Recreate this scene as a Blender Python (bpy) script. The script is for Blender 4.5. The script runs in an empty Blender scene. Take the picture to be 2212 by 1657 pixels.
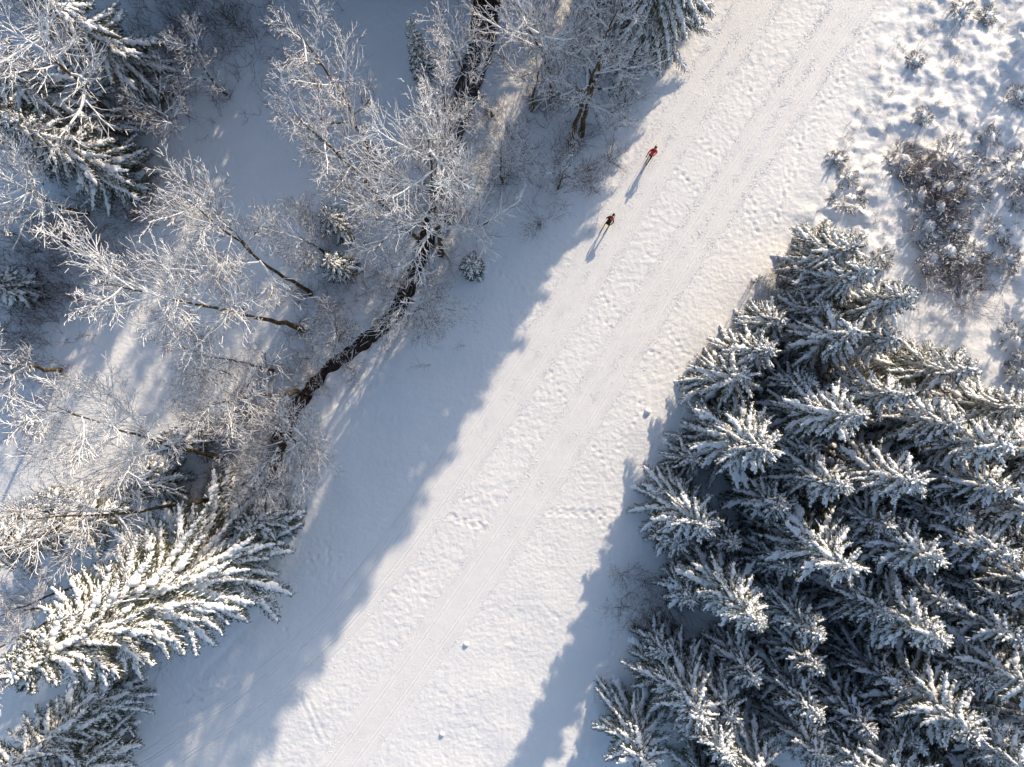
import bpy, math, random
import numpy as np
from mathutils import Vector, Matrix, Euler

S = bpy.context.scene
COL = S.collection

# ------------------------------------------------------------------ camera, world, sun, exposure
CAM_H = 60.0
GROUND_W = 88.0
cam_data = bpy.data.cameras.new("camera")
cam_data.sensor_fit = 'HORIZONTAL'
cam_data.angle = 2 * math.atan(GROUND_W / 2 / CAM_H)
cam_data.clip_end = 3000
cam_data.clip_start = 0.5
cam = bpy.data.objects.new("camera", cam_data)
cam.location = (0, 0, CAM_H)
COL.objects.link(cam)
S.camera = cam

SUN_EL = math.radians(19.5)
SUN_H = (0.478, 0.878)
W = bpy.data.worlds.new("World")
S.world = W
W.use_nodes = True
wn = W.node_tree
bg = wn.nodes.get("Background") or wn.nodes.new("ShaderNodeBackground")
sky = wn.nodes.new("ShaderNodeTexSky")
sky.sky_type = 'NISHITA'
sky.sun_disc = False
sky.sun_elevation = SUN_EL
sky.sun_rotation = math.atan2(SUN_H[0], SUN_H[1])
sky.air_density = 1.0
sky.dust_density = 1.3
wn.links.new(sky.outputs[0], bg.inputs[0])
bg.inputs[1].default_value = 0.15

sd = bpy.data.lights.new("sun", 'SUN')
sd.energy = 4.25
sd.angle = math.radians(0.55)
sd.color = (1.0, 0.825, 0.62)
sun = bpy.data.objects.new("sun", sd)
sv = Vector((SUN_H[0] * math.cos(SUN_EL), SUN_H[1] * math.cos(SUN_EL), math.sin(SUN_EL)))
sun.rotation_euler = sv.to_track_quat('Z', 'Y').to_euler()
sun.location = (20, 30, 80)
COL.objects.link(sun)

S.view_settings.view_transform = 'Standard'
S.view_settings.look = 'None'
S.view_settings.gamma = 1.0
S.view_settings.exposure = 0.5
S.view_settings.use_curve_mapping = False
S.cycles.max_bounces = 5
S.cycles.diffuse_bounces = 3
S.cycles.glossy_bounces = 2
S.cycles.caustics_reflective = False
S.cycles.caustics_refractive = False

# ------------------------------------------------------------------ coordinates: a point seen at (u, v) in a 2212 x 1657 view, h metres up
SC = GROUND_W / 2212.0


def P(u, v, h=0.0):
    k = SC * (CAM_H - h) / CAM_H
    return np.array([(u - 1106.0) * k, (828.5 - v) * k, h])


# ------------------------------------------------------------------ noise
_rs = np.random.RandomState(7)
_perm = _rs.permutation(4096)
_ang = _rs.rand(4096) * 2 * np.pi
_gx, _gy = np.cos(_ang), np.sin(_ang)


def perlin(x, y):
    x = np.asarray(x, float) + 1000.3
    y = np.asarray(y, float) + 1000.7
    xi, yi = np.floor(x).astype(int), np.floor(y).astype(int)
    fx, fy = x - xi, y - yi
    u, v = fx * fx * fx * (fx * (fx * 6 - 15) + 10), fy * fy * fy * (fy * (fy * 6 - 15) + 10)

    def g(ix, iy, dx, dy):
        h = _perm[(_perm[ix & 4095] + iy) & 4095]
        return _gx[h] * dx + _gy[h] * dy
    a = g(xi, yi, fx, fy)
    b = g(xi + 1, yi, fx - 1, fy)
    c = g(xi, yi + 1, fx, fy - 1)
    d = g(xi + 1, yi + 1, fx - 1, fy - 1)
    return 1.5 * ((a * (1 - u) + b * u) * (1 - v) + (c * (1 - u) + d * u) * v)


def sstep(a, b, x):
    t = np.clip((x - a) / (b - a), 0, 1)
    return t * t * (3 - 2 * t)


# ------------------------------------------------------------------ mesh helpers
def make_mesh(name, verts, faces, mats, mat_index=None, smooth=True):
    """verts (n,3); faces: list of (m,k) int arrays."""
    me = bpy.data.meshes.new(name)
    verts = np.asarray(verts, np.float32)
    me.vertices.add(len(verts))
    me.vertices.foreach_set("co", verts.ravel())
    tot = np.concatenate([np.full(len(f), f.shape[1], np.int32) for f in faces])
    loops = np.concatenate([f.ravel() for f in faces]).astype(np.int32)
    me.loops.add(len(loops))
    me.loops.foreach_set("vertex_index", loops)
    me.polygons.add(len(tot))
    start = np.concatenate([[0], np.cumsum(tot)[:-1]]).astype(np.int32)
    me.polygons.foreach_set("loop_start", start)
    me.polygons.foreach_set("loop_total", tot)
    for m in mats:
        me.materials.append(m)
    if mat_index is not None:
        me.polygons.foreach_set("material_index", np.asarray(mat_index, np.int32))
    me.polygons.foreach_set("use_smooth", np.full(len(tot), bool(smooth)))
    me.update(calc_edges=True)
    return me


class Builder:
    """collects pieces of geometry for ONE mesh"""

    def __init__(self):
        self.v, self.f, self.m, self.n = [], [], [], 0

    def add(self, verts, faces, mat=0):
        verts = np.asarray(verts, float).reshape(-1, 3)
        faces = np.asarray(faces, int)
        self.v.append(verts)
        self.f.append(faces + self.n)
        self.m.append(np.full(len(faces), mat))
        self.n += len(verts)

    def mesh(self, name, mats, smooth=True):
        return make_mesh(name, np.concatenate(self.v), self.f, mats, np.concatenate(self.m), smooth)


def add_segments(B, p0, p1, r0, r1, sides, mat):
    """many tapered prisms at once"""
    p0, p1 = np.asarray(p0, float).reshape(-1, 3), np.asarray(p1, float).reshape(-1, 3)
    n = len(p0)
    if n == 0:
        return
    r0, r1 = np.broadcast_to(r0, (n,)), np.broadcast_to(r1, (n,))
    d = p1 - p0
    d = d / np.maximum(np.linalg.norm(d, axis=1, keepdims=True), 1e-6)
    ref = np.where(np.abs(d[:, 2:3]) > 0.9, np.array([[1.0, 0, 0]]), np.array([[0, 0, 1.0]]))
    a = np.cross(d, ref)
    a /= np.linalg.norm(a, axis=1, keepdims=True)
    b = np.cross(a, d)
    th = np.arange(sides) * 2 * np.pi / sides + np.pi / 2
    ring = np.cos(th)[None, :, None] * a[:, None, :] + np.sin(th)[None, :, None] * b[:, None, :]
    V = np.concatenate([p0[:, None] + ring * r0[:, None, None], p1[:, None] + ring * r1[:, None, None]], 1)
    i = np.arange(sides)
    j = (i + 1) % sides
    q = np.stack([i, j, j + sides, i + sides], 1)
    F = (q[None] + (np.arange(n) * 2 * sides)[:, None, None]).reshape(-1, 4)
    B.add(V.reshape(-1, 3), F, mat)


def add_tube(B, pts, rad, sides, mat, cap=True):
    pts = np.asarray(pts, float)
    n = len(pts)
    rad = np.broadcast_to(rad, (n,))
    d = np.gradient(pts, axis=0)
    d /= np.maximum(np.linalg.norm(d, axis=1, keepdims=True), 1e-6)
    ref = np.array([0, 0, 1.0]) if abs(d[:, 2].mean()) < 0.85 else np.array([1.0, 0, 0])
    a = np.cross(d, ref)
    a /= np.maximum(np.linalg.norm(a, axis=1, keepdims=True), 1e-6)
    b = np.cross(a, d)
    th = np.arange(sides) * 2 * np.pi / sides
    V = pts[:, None] + (np.cos(th)[None, :, None] * a[:, None] + np.sin(th)[None, :, None] * b[:, None]) * rad[:, None, None]
    V = V.reshape(-1, 3)
    i = np.arange(sides)
    j = (i + 1) % sides
    q = np.concatenate([np.stack([i + k * sides, j + k * sides, j + (k + 1) * sides, i + (k + 1) * sides], 1) for k in range(n - 1)])
    B.add(V, q, mat)
    if cap:
        c = np.array([pts[0] - d[0] * rad[0] * .4, pts[-1] + d[-1] * rad[-1] * .6])
        V2 = np.concatenate([V[:sides], V[-sides:], c])
        t = np.concatenate([np.stack([j, i, np.full(sides, 2 * sides)], 1), np.stack([i + sides, j + sides, np.full(sides, 2 * sides + 1)], 1)])
        B.add(V2, t, mat)


def ico(sub=1):
    t = (1 + 5 ** .5) / 2
    v = np.array([(-1, t, 0), (1, t, 0), (-1, -t, 0), (1, -t, 0), (0, -1, t), (0, 1, t), (0, -1, -t), (0, 1, -t), (t, 0, -1), (t, 0, 1), (-t, 0, -1), (-t, 0, 1)], float)
    v /= np.linalg.norm(v[0])
    f = [(0, 11, 5), (0, 5, 1), (0, 1, 7), (0, 7, 10), (0, 10, 11), (1, 5, 9), (5, 11, 4), (11, 10, 2), (10, 7, 6), (7, 1, 8),
         (3, 9, 4), (3, 4, 2), (3, 2, 6), (3, 6, 8), (3, 8, 9), (4, 9, 5), (2, 4, 11), (6, 2, 10), (8, 6, 7), (9, 8, 1)]
    for _ in range(sub):
        v = list(map(tuple, v))
        cache, nf = {}, []

        def mid(a, b):
            k = (min(a, b), max(a, b))
            if k not in cache:
                m = (np.array(v[a]) + np.array(v[b])) / 2
                v.append(tuple(m / np.linalg.norm(m)))
                cache[k] = len(v) - 1
            return cache[k]
        for a, b, c in f:
            x, y, z = mid(a, b), mid(b, c), mid(c, a)
            nf += [(a, x, z), (b, y, x), (c, z, y), (x, y, z)]
        f = nf
        v = np.array(v)
    return np.array(v), np.array(f)


ICO0, ICO1, ICO2 = ico(0), ico(1), ico(2)


def add_blob(B, c, r, rng, mat, shape=ICO1, jit=0.18, rot=0.0):
    v, f = shape
    v = v * (1 + jit * rng.uniform(-1, 1, (len(v), 1)))
    v = v * np.asarray(r)
    if rot:
        cs, sn = math.cos(rot), math.sin(rot)
        v = np.stack([v[:, 0] * cs - v[:, 1] * sn, v[:, 0] * sn + v[:, 1] * cs, v[:, 2]], 1)
    B.add(v + np.asarray(c), f, mat)


# ------------------------------------------------------------------ objects helpers
def link(name, me, parent=None, loc=(0, 0, 0), rot=(0, 0, 0), sc=(1, 1, 1)):
    o = bpy.data.objects.new(name, me)
    o.location, o.rotation_euler, o.scale = loc, rot, sc
    if parent is not None:
        o.parent = parent
    COL.objects.link(o)
    return o


def thing(name, label, cat, loc=(0, 0, 0), rotz=0.0, group=None):
    o = bpy.data.objects.new(name, None)
    o.empty_display_size = 0.3
    o.location, o.rotation_euler = loc, (0, 0, rotz)
    COL.objects.link(o)
    return tag(o, label, cat, group)


def tag(o, label, cat, group=None):
    o["label"], o["category"] = label, cat
    if group:
        o["group"] = group
    return o


def kind(o, k):
    o["kind"] = k
    return o


# ------------------------------------------------------------------ materials
def mat(name, base, rough=0.8, spec=0.2, var=None, var_scale=4.0, bump=0.0, bump_scale=20.0, detail=4, mid=(0.35, 0.65)):
    m = bpy.data.materials.new(name)
    m.use_nodes = True
    nt = m.node_tree
    b = nt.nodes["Principled BSDF"]
    b.inputs["Roughness"].default_value = rough
    b.inputs["Specular IOR Level"].default_value = spec
    b.inputs["Base Color"].default_value = (*base, 1)
    tc = nt.nodes.new("ShaderNodeTexCoord")
    if var is not None:
        nz = nt.nodes.new("ShaderNodeTexNoise")
        nz.inputs["Scale"].default_value = var_scale
        nz.inputs["Detail"].default_value = detail
        rp = nt.nodes.new("ShaderNodeValToRGB")
        rp.color_ramp.elements[0].position, rp.color_ramp.elements[1].position = mid
        rp.color_ramp.elements[0].color = (*base, 1)
        rp.color_ramp.elements[1].color = (*var, 1)
        nt.links.new(tc.outputs["Object"], nz.inputs["Vector"])
        nt.links.new(nz.outputs["Fac"], rp.inputs[0])
        nt.links.new(rp.outputs[0], b.inputs["Base Color"])
    if bump > 0:
        n2 = nt.nodes.new("ShaderNodeTexNoise")
        n2.inputs["Scale"].default_value = bump_scale
        n2.inputs["Detail"].default_value = 2.5
        bp = nt.nodes.new("ShaderNodeBump")
        bp.inputs["Strength"].default_value = 1.0
        bp.inputs["Distance"].default_value = bump
        nt.links.new(tc.outputs["Object"], n2.inputs["Vector"])
        nt.links.new(n2.outputs["Fac"], bp.inputs["Height"])
        nt.links.new(bp.outputs[0], b.inputs["Normal"])
    return m


M_SNOW = mat("snow_ground", (0.86, 0.86, 0.86), 0.65, 0.15, var=(0.82, 0.825, 0.835), var_scale=0.35, bump=0.045, bump_scale=3.4)
M_GROOM = mat("snow_groomed", (0.86, 0.86, 0.86), 0.6, 0.15, var=(0.82, 0.82, 0.825), var_scale=1.5, bump=0.030, bump_scale=6.5)
M_CLOD = mat("snow_crumbs", (0.85, 0.85, 0.855), 0.7, 0.1)
M_TSNOW = mat("snow_on_branches", (0.85, 0.87, 0.905), 0.7, 0.1)
M_NEEDLE = mat("spruce_needles", (0.017, 0.028, 0.018), 0.6, 0.2, var=(0.085, 0.082, 0.030), var_scale=2.2)
M_NEEDLE2 = mat("juniper_needles", (0.026, 0.032, 0.022), 0.6, 0.25, var=(0.085, 0.058, 0.036), var_scale=1.6)
M_BARK = mat("spruce_bark", (0.055, 0.038, 0.028), 0.9, 0.1, var=(0.12, 0.085, 0.05), var_scale=6.0, bump=0.02, bump_scale=14)
M_ALDER = mat("broadleaf_bark", (0.05, 0.036, 0.026), 0.9, 0.1, var=(0.16, 0.115, 0.055), var_scale=3.0, bump=0.015, bump_scale=18)
M_TWIG = mat("twig_bark", (0.085, 0.050, 0.042), 0.85, 0.1, var=(0.16, 0.095, 0.078), var_scale=2.0)
M_GRASS = mat("dry_grass", (0.22, 0.16, 0.09), 0.9, 0.1, var=(0.12, 0.085, 0.05), var_scale=2.0)

# ------------------------------------------------------------------ trails: centre lines in view pixels
TRAIL_A = [(1990, -590), (1797, -240), (1641, 0), (1451, 293), (1291, 552), (1150, 775), (924, 1099), (817, 1240), (714, 1362), (560, 1497), (337, 1655), (60, 1810), (-300, 1960)]
TRAIL_B = [(2250, -590), (2014, -240), (1850, 0), (1498, 520), (1300, 832), (1131, 1101), (930, 1390), (757, 1625), (600, 1830), (330, 2150)]


def smooth_line(pts, step=0.28):
    p = np.array([P(*q)[:2] for q in pts])
    ext = np.vstack([2 * p[0] - p[1], p, 2 * p[-1] - p[-2]])
    out = []
    for i in range(1, len(ext) - 2):
        a, b, c, d = ext[i - 1:i + 3]
        n = max(4, int(np.linalg.norm(c - b) / 0.15))
        t = np.linspace(0, 1, n, endpoint=False)[:, None]
        out.append(0.5 * ((2 * b) + (c - a) * t + (2 * a - 5 * b + 4 * c - d) * t ** 2 + (3 * b - a - 3 * c + d) * t ** 3))
    out = np.vstack(out)
    out = out[(np.abs(out[:, 1]) < 41) & (np.abs(out[:, 0]) < 50)]
    L = np.concatenate([[0], np.cumsum(np.linalg.norm(np.diff(out, axis=0), axis=1))])
    s = np.arange(0, L[-1], step)
    return np.stack([np.interp(s, L, out[:, 0]), np.interp(s, L, out[:, 1])], 1)


LINE_A, LINE_B = smooth_line(TRAIL_A), smooth_line(TRAIL_B)
STREAM = smooth_line([(1150, -500), (1085, -180), (1056, -20), (1045, 60), (1018, 160), (990, 240), (958, 330), (946, 420), (930, 490), (905, 560), (880, 620), (840, 690), (770, 750), (700, 800),
                      (650, 860), (615, 920), (585, 990), (550, 1070), (505, 1150), (440, 1225)], 0.35)


def dist_line(x, y, line, stride=4):
    """distance and signed side of points to a polyline"""
    ln = line[::stride]
    best = np.full(x.shape, 1e9)
    side = np.zeros(x.shape)
    for a, b in zip(ln[:-1], ln[1:]):
        d = b - a
        L2 = d @ d
        wx, wy = x - a[0], y - a[1]
        t = np.clip((wx * d[0] + wy * d[1]) / L2, 0, 1)
        ex, ey = wx - t * d[0], wy - t * d[1]
        dd = ex * ex + ey * ey
        c = dd < best
        best = np.where(c, dd, best)
        side = np.where(c, d[0] * wy - d[1] * wx, side)
    return np.sqrt(best), side


HW = 1.78
STREAM_HALF = 0.72
WATER_Z = -0.55


def base_height(x, y):
    """the lie of the land without prints; x, y arrays"""
    x, y = np.asarray(x, float), np.asarray(y, float)
    u, v = x / SC + 1106.0, 828.5 - y / SC
    da, _ = dist_line(x, y, LINE_A, 12)
    db, _ = dist_line(x, y, LINE_B, 12)
    dt = np.minimum(da, db)
    ds, sd_ = dist_line(x, y, STREAM, 6)
    # rough heath on the right: beyond a line from (1900,0) to (1650,560)
    hx = u - np.interp(v, [-400, 0, 280, 430, 560, 1000, 1700], [2000, 1890, 1765, 1700, 1650, 1560, 1420])
    heath = sstep(-20, 110, hx)
    left = sstep(0, 6, ds) * (sd_ > 0)
    z = 0.16 * perlin(x / 9, y / 9) + 0.06 * perlin(x / 3.3 + 7, y / 3.3)
    z = z * sstep(1.5, 6.0, dt)
    lump = (0.023 * perlin(x / 0.50, y / 0.50) + 0.018 * perlin(x / 0.33 + 5, y / 0.31 + 9)) * (.85 + .5 * perlin(x / 5, y / 5 + 40))
    sheltered = np.where(sd_ * 1.0 > 0, 0.45, 1.0)
    z = z + lump * (1 - 0.5 * heath)
    n1 = perlin(x / 1.5 + 3, y / 1.5)
    n2 = perlin(x / 0.8 + 13, y / 0.8 + 5)
    n3 = perlin(x / 4.2 + 1, y / 4.2 + 2)
    hum = 0.40 * np.clip(n1 + 0.05, 0, 1) ** 0.9 * (.55 + .9 * np.clip(perlin(x / 5 + 60, y / 5) + .3, 0, 1)) + 0.10 * n2 + 0.34 * n3 + 0.05 * perlin(x / .42, y / .42 + 77) + 0.1 * np.abs(perlin(x / 2.4, y / 2.4 + 30))
    hum_amp = 0.30 + 0.70 * sstep(0, 160, hx) * (1 - sstep(450, 760, v))
    z = z + heath * hum * hum_amp
    fr = sstep(6, 1.5, ds) * 0.10 * perlin(x / 0.9, y / 0.9 + 4)
    z = z + fr
    # bowl of the stream
    wob = 0.22 * perlin(x / 1.1 + 21, y / 1.1)
    e = ds + wob + (0.72 - np.interp(v, [-300, 60, 250, 420, 500, 600, 690, 750, 800, 870, 950, 1070, 1225], [1.05, 1.0, .90, .66, .52, .46, .54, .42, .32, .42, .58, .52, .35]))
    z = z - 0.18 * sstep(3.2, 1.2, ds)
    z = np.where(e < STREAM_HALF + 0.35, z * sstep(STREAM_HALF, STREAM_HALF + 0.35, e) + (-0.95) * (1 - sstep(STREAM_HALF - 0.05, STREAM_HALF + 0.35, e)), z)
    # bed of the groomed trails
    mk = sstep(HW - 0.02, HW - 0.25, dt)
    z = z * (1 - mk) - 0.10 * mk
    return z


# ------------------------------------------------------------------ ground sheet
def axis_coords(half, step, far):
    c = np.arange(-half, half + 1e-6, step)
    g, x, s = [], half, step
    while x < far:
        s *= 1.35
        x += s
        g.append(x)
    g = np.array(g)
    return np.concatenate([-g[::-1], c, g])


gx = axis_coords(45.2, 0.145, 900)
gy = axis_coords(34.2, 0.145, 900)
GXX, GYY = np.meshgrid(gx, gy)
Z = base_height(GXX, GYY)

DENTS = []   # (x, y, rx, ry, angle, depth)
rng = np.random.RandomState(11)


def print_chain(p, q, gap=0.62, r=0.13, depth=0.075, double=0.0, wob=0.12, long=1.4):
    a, b = P(*p)[:2], P(*q)[:2]
    L = np.linalg.norm(b - a)
    d = (b - a) / L
    n = np.array([-d[1], d[0]])
    ang = math.atan2(d[1], d[0])
    ph = rng.rand() * 6
    for i, s in enumerate(np.arange(0, L, gap)):
        off = wob * math.sin(s * .8 + ph) + 0.07 * (1 if i % 2 else -1)
        for k in ((-1, 1) if double else (0,)):
            c = a + d * (s + rng.uniform(-.1, .1)) + n * (off + k * double)
            DENTS.append((c[0], c[1], r * long, r, ang, depth * rng.uniform(.7, 1.2)))


def groove(p, q, w=0.10, depth=0.06):
    a, b = P(*p)[:2], P(*q)[:2]
    c = (a + b) / 2
    L = np.linalg.norm(b - a)
    DENTS.append((c[0], c[1], L / 2, w, math.atan2(b[1] - a[1], b[0] - a[0]), -depth))   # negative: box groove


for p, q in [((965, 1117), (1065, 1144)), ((1185, 1109), (1330, 1104))]:
    print_chain(p, q, .40, .12, .10, 0.15, long=1.8)
for p, q in [((1178, 792), (1228, 872)), ((1462, 365), (1512, 420)), ((1285, 966), (1331, 1022)), ((1432, 702), (1475, 755)), ((1475, 759), (1518, 785)),
             ((1288, 635), (1341, 679)), ((1268, 669), (1325, 709)), ((1408, 762), (1468, 799)), ((1705, 293), (1738, 323)), ((1515, 300), (1555, 347)),
             ((1585, 167), (1638, 217)), ((1475, 380), (1512, 423)), ((1602, 446), (1640, 500)), ((1640, 500), (1650, 545)), ((1620, 430), (1640, 480)),
             ((437, 304), (467, 315)), ((484, 324), (514, 347)), ((537, 364), (564, 384)), ((1080, 585), (1150, 640)), ((1060, 640), (1110, 695)),
             ((580, 1290), (620, 1375)), ((1370, 860), (1396, 885)), ((1300, 1120), (1330, 1260)), ((1290, 1500), (1250, 1657)), ((1330, 1320), (1310, 1480)), ((1600, 700), (1625, 620)),
             ((1395, 880), (1310, 1000))]:
    print_chain(p, q)
for p, q in [((1908, 40), (1860, 95)), ((1860, 95), (1775, 230)), ((1775, 230), (1735, 290)), ((1735, 290), (1722, 350)), ((1722, 350), (1690, 433)), ((1700, 360), (1665, 560))]:
    print_chain(p, q, .5, .14, .065)
for c in [(853, 1276), (925, 1291), (1048, 1318), (1130, 1323), (1203, 1328), (1272, 1338)]:
    for k in range(3):
        a = (c[0] - 14 + rng.uniform(-3, 3), c[1] - 4 + k * 4)
        groove(a, (a[0] + 16, a[1] + 4), .08, .055)
for i in range(75):   # hoof prints by the forest edge and by the stream bank
    t = rng.rand()
    c = P(1325 + 210 * (1 - t) + rng.uniform(-25, 30), 160 + 320 * t + rng.uniform(-20, 20)) if i < 45 else P(690 + rng.normal(0, 28), 1190 + rng.normal(0, 35))
    DENTS.append((c[0], c[1], .17, .13, rng.rand() * 3, .06))
groove((648, 1508), (690, 1605), .12, .035)
groove((663, 1504), (706, 1600), .12, .035)
groove((434, 1461), (574, 1318), .30, .06)
groove((1000, 1082), (1110, 1042), .14, .018)
for i in range(17):   # herringbone marks where someone turned round
    c = (372 + i * 6 + rng.uniform(-14, 20), 1545 - i * 5 + rng.uniform(-26, 18))
    a = rng.choice([-.35, .15, .5, 2.2]) + rng.uniform(-.2, .2)
    L = rng.uniform(18, 34)
    groove(c, (c[0] + L * math.cos(a), c[1] + L * math.sin(a)), .07, .07)


def apply_dents(Z):
    for x, y, rx, ry, ang, dep in DENTS:
        R = rx * 2.6 + .3 if dep > 0 else rx + .4
        i0, i1 = np.searchsorted(gx, [x - R, x + R])
        j0, j1 = np.searchsorted(gy, [y - R, y + R])
        if i1 <= i0 or j1 <= j0:
            continue
        X, Y = GXX[j0:j1, i0:i1] - x, GYY[j0:j1, i0:i1] - y
        a, b = X * math.cos(ang) + Y * math.sin(ang), -X * math.sin(ang) + Y * math.cos(ang)
        if dep > 0:
            q = (a / rx) ** 2 + (b / ry) ** 2
            Z[j0:j1, i0:i1] += -dep * np.exp(-q) + 0.25 * dep * np.exp(-(np.sqrt(q) - 1.7) ** 2 * 3)
        else:
            g = sstep(rx + .15, rx - .1, np.abs(a))
            Z[j0:j1, i0:i1] += g * (dep * np.exp(-(b / ry) ** 2) - 0.3 * dep * np.exp(-((np.abs(b) - 2 * ry) / ry) ** 2))


apply_dents(Z)


def ground_z(x, y):
    i = min(max(np.searchsorted(gx, x) - 1, 0), len(gx) - 2)
    j = min(max(np.searchsorted(gy, y) - 1, 0), len(gy) - 2)
    return float(Z[j, i])


nx, ny = len(gx), len(gy)
idx = np.arange(nx * ny).reshape(ny, nx)
quads = np.stack([idx[:-1, :-1].ravel(), idx[:-1, 1:].ravel(), idx[1:, 1:].ravel(), idx[1:, :-1].ravel()], 1)
gm = make_mesh("ground", np.stack([GXX.ravel(), GYY.ravel(), Z.ravel()], 1), [quads], [M_SNOW])
ground = kind(link("ground", gm), "structure")

# ------------------------------------------------------------------ groomed ski trails with classic tracks
TRACK_C = 0.80     # centre of each pair of grooves
TRACK_G = 0.13     # half spacing of a pair


def trail_profile(c):
    z = np.full(c.shape, 0.015)
    for s in (-1, 1):
        z -= 0.06 * np.exp(-((c - s * TRACK_C - TRACK_G) / 0.055) ** 4)
        z -= 0.06 * np.exp(-((c - s * TRACK_C + TRACK_G) / 0.055) ** 4)
        z += 0.006 * np.exp(-((np.abs(c - s * TRACK_C) - .27) / 0.05) ** 2)
    return z


def build_trail(line):
    c = np.unique(np.concatenate([np.linspace(-1.95, 1.95, 49)] + [s * TRACK_C + np.linspace(-.30, .30, 25) for s in (-1, 1)]))
    d = np.gradient(line, axis=0)
    d /= np.linalg.norm(d, axis=1, keepdims=True)
    n = np.stack([-d[:, 1], d[:, 0]], 1)
    X = line[:, None, 0] + n[:, None, 0] * c[None]
    Y = line[:, None, 1] + n[:, None, 1] * c[None]
    z = trail_profile(c)[None] + 0 * X
    rough = 0.35 + 0.65 * (1 - np.exp(-((np.abs(np.abs(c) - TRACK_C)) / 0.3) ** 4))[None]
    z = z + rough * (0.006 * perlin(X / .30, Y / .30) + 0.006 * perlin(X / .16, Y / .16 + 3)) + 0.012 * perlin(X / 2.5, Y / 2.5)
    z = z - 0.22 * sstep(HW - 0.12, 1.95, np.abs(c))[None]
    k, w = X.shape
    ix = np.arange(k * w).reshape(k, w)
    q = np.stack([ix[:-1, :-1].ravel(), ix[1:, :-1].ravel(), ix[1:, 1:].ravel(), ix[:-1, 1:].ravel()], 1)
    me = make_mesh("ski_trail", np.stack([X.ravel(), Y.ravel(), z.ravel()], 1), [q[:, ::-1]], [M_GROOM])
    me.flip_normals() if me.polygons[0].normal.z < 0 else None
    return kind(link("ski_trail", me), "structure"), n


trail_a, NA = build_trail(LINE_A)
trail_b, NB = build_trail(LINE_B)

# crumbs thrown up by the groomer along the edges and between the tracks
rng = np.random.RandomState(5)


def crumbs(line, n, count):
    out = []
    while sum(map(len, out)) < count:
        m = 6000
        k = rng.randint(0, len(line), m)
        band = rng.choice(4, m, p=[.24, .36, .36, .04])
        c = np.where(band == 0, rng.normal(0, .24, m), np.where(band == 1, -1.55 + rng.normal(0, .24, m), np.where(band == 2, 1.60 + rng.normal(0, .26, m), rng.uniform(-2.4, 2.4, m))))
        pxy = line[k] + n[k] * c[:, None] + rng.uniform(-.15, .15, (m, 2))
        dens = perlin(pxy[:, 0] / 1.1, pxy[:, 1] / 1.1) + rng.uniform(-.6, .6, m)
        near = np.abs(np.abs(c) - TRACK_C) < 0.21
        ok = (dens > -0.35) & ~near & (np.abs(pxy[:, 0]) < 47) & (np.abs(pxy[:, 1]) < 36)
        out.append(np.column_stack([pxy[ok], c[ok]]))
    return np.vstack(out)[:count]


B = Builder()
octv = np.array([(1, 0, 0), (-1, 0, 0), (0, 1, 0), (0, -1, 0), (0, 0, 1)], float)
octf = np.array([(0, 2, 4), (2, 1, 4), (1, 3, 4), (3, 0, 4)])
cl = np.vstack([crumbs(LINE_A, NA, 19000), crumbs(LINE_B, NB, 19000)])
N = len(cl)
r = 0.021 + 0.030 * rng.rand(N) ** 2 + (rng.rand(N) < .012) * 0.025
a = rng.rand(N) * 6.28
sh = octv[None] * (1 + .35 * rng.uniform(-1, 1, (N, 5, 1))) * r[:, None, None]
vx = sh[:, :, 0] * np.cos(a)[:, None] - sh[:, :, 1] * np.sin(a)[:, None]
vy = sh[:, :, 0] * np.sin(a)[:, None] + sh[:, :, 1] * np.cos(a)[:, None]
zz = np.where(np.abs(cl[:, 2]) < HW - .15, 0.018, 0.0)
B.add(np.stack([vx + cl[:, 0:1], vy + cl[:, 1:2], sh[:, :, 2] * .65 + zz[:, None] + 0 * r[:, None]], 2).reshape(-1, 3),
      (octf[None] + (np.arange(N) * 5)[:, None, None]).reshape(-1, 3), 0)
kind(link("snow_crumbs", B.mesh("snow_crumbs", [M_CLOD], False)), "stuff")

# ------------------------------------------------------------------ stream
mw = bpy.data.materials.new("stream_water")
mw.use_nodes = True
nt = mw.node_tree
b = nt.nodes["Principled BSDF"]
b.inputs["Roughness"].default_value = 0.22
b.inputs["Specular IOR Level"].default_value = 0.4
tc = nt.nodes.new("ShaderNodeTexCoord")
nz = nt.nodes.new("ShaderNodeTexNoise")
nz.inputs["Scale"].default_value = 3.2
nz.inputs["Detail"].default_value = 6
rp = nt.nodes.new("ShaderNodeValToRGB")
rp.color_ramp.elements[0].position, rp.color_ramp.elements[1].position = .42, .72
rp.color_ramp.elements[0].color = (0.009, 0.006, 0.0045, 1)
rp.color_ramp.elements[1].color = (0.06, 0.038, 0.025, 1)
bp = nt.nodes.new("ShaderNodeBump")
bp.inputs["Distance"].default_value = 0.05
nt.links.new(tc.outputs["Object"], nz.inputs["Vector"])
nt.links.new(nz.outputs["Fac"], rp.inputs[0])
nt.links.new(rp.outputs[0], b.inputs["Base Color"])
nt.links.new(nz.outputs["Fac"], bp.inputs["Height"])
nt.links.new(bp.outputs[0], b.inputs["Normal"])
d = np.gradient(STREAM, axis=0)
d /= np.linalg.norm(d, axis=1, keepdims=True)
n = np.stack([-d[:, 1], d[:, 0]], 1)
cc = np.linspace(-1.25, 1.25, 9)
X = STREAM[:, None, 0] + n[:, None, 0] * cc[None]
Y = STREAM[:, None, 1] + n[:, None, 1] * cc[None]
Zw = WATER_Z + 0.015 * perlin(X / .4, Y / .4)
ix = np.arange(X.size).reshape(X.shape)
q = np.stack([ix[:-1, :-1].ravel(), ix[:-1, 1:].ravel(), ix[1:, 1:].ravel(), ix[1:, :-1].ravel()], 1)
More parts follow.
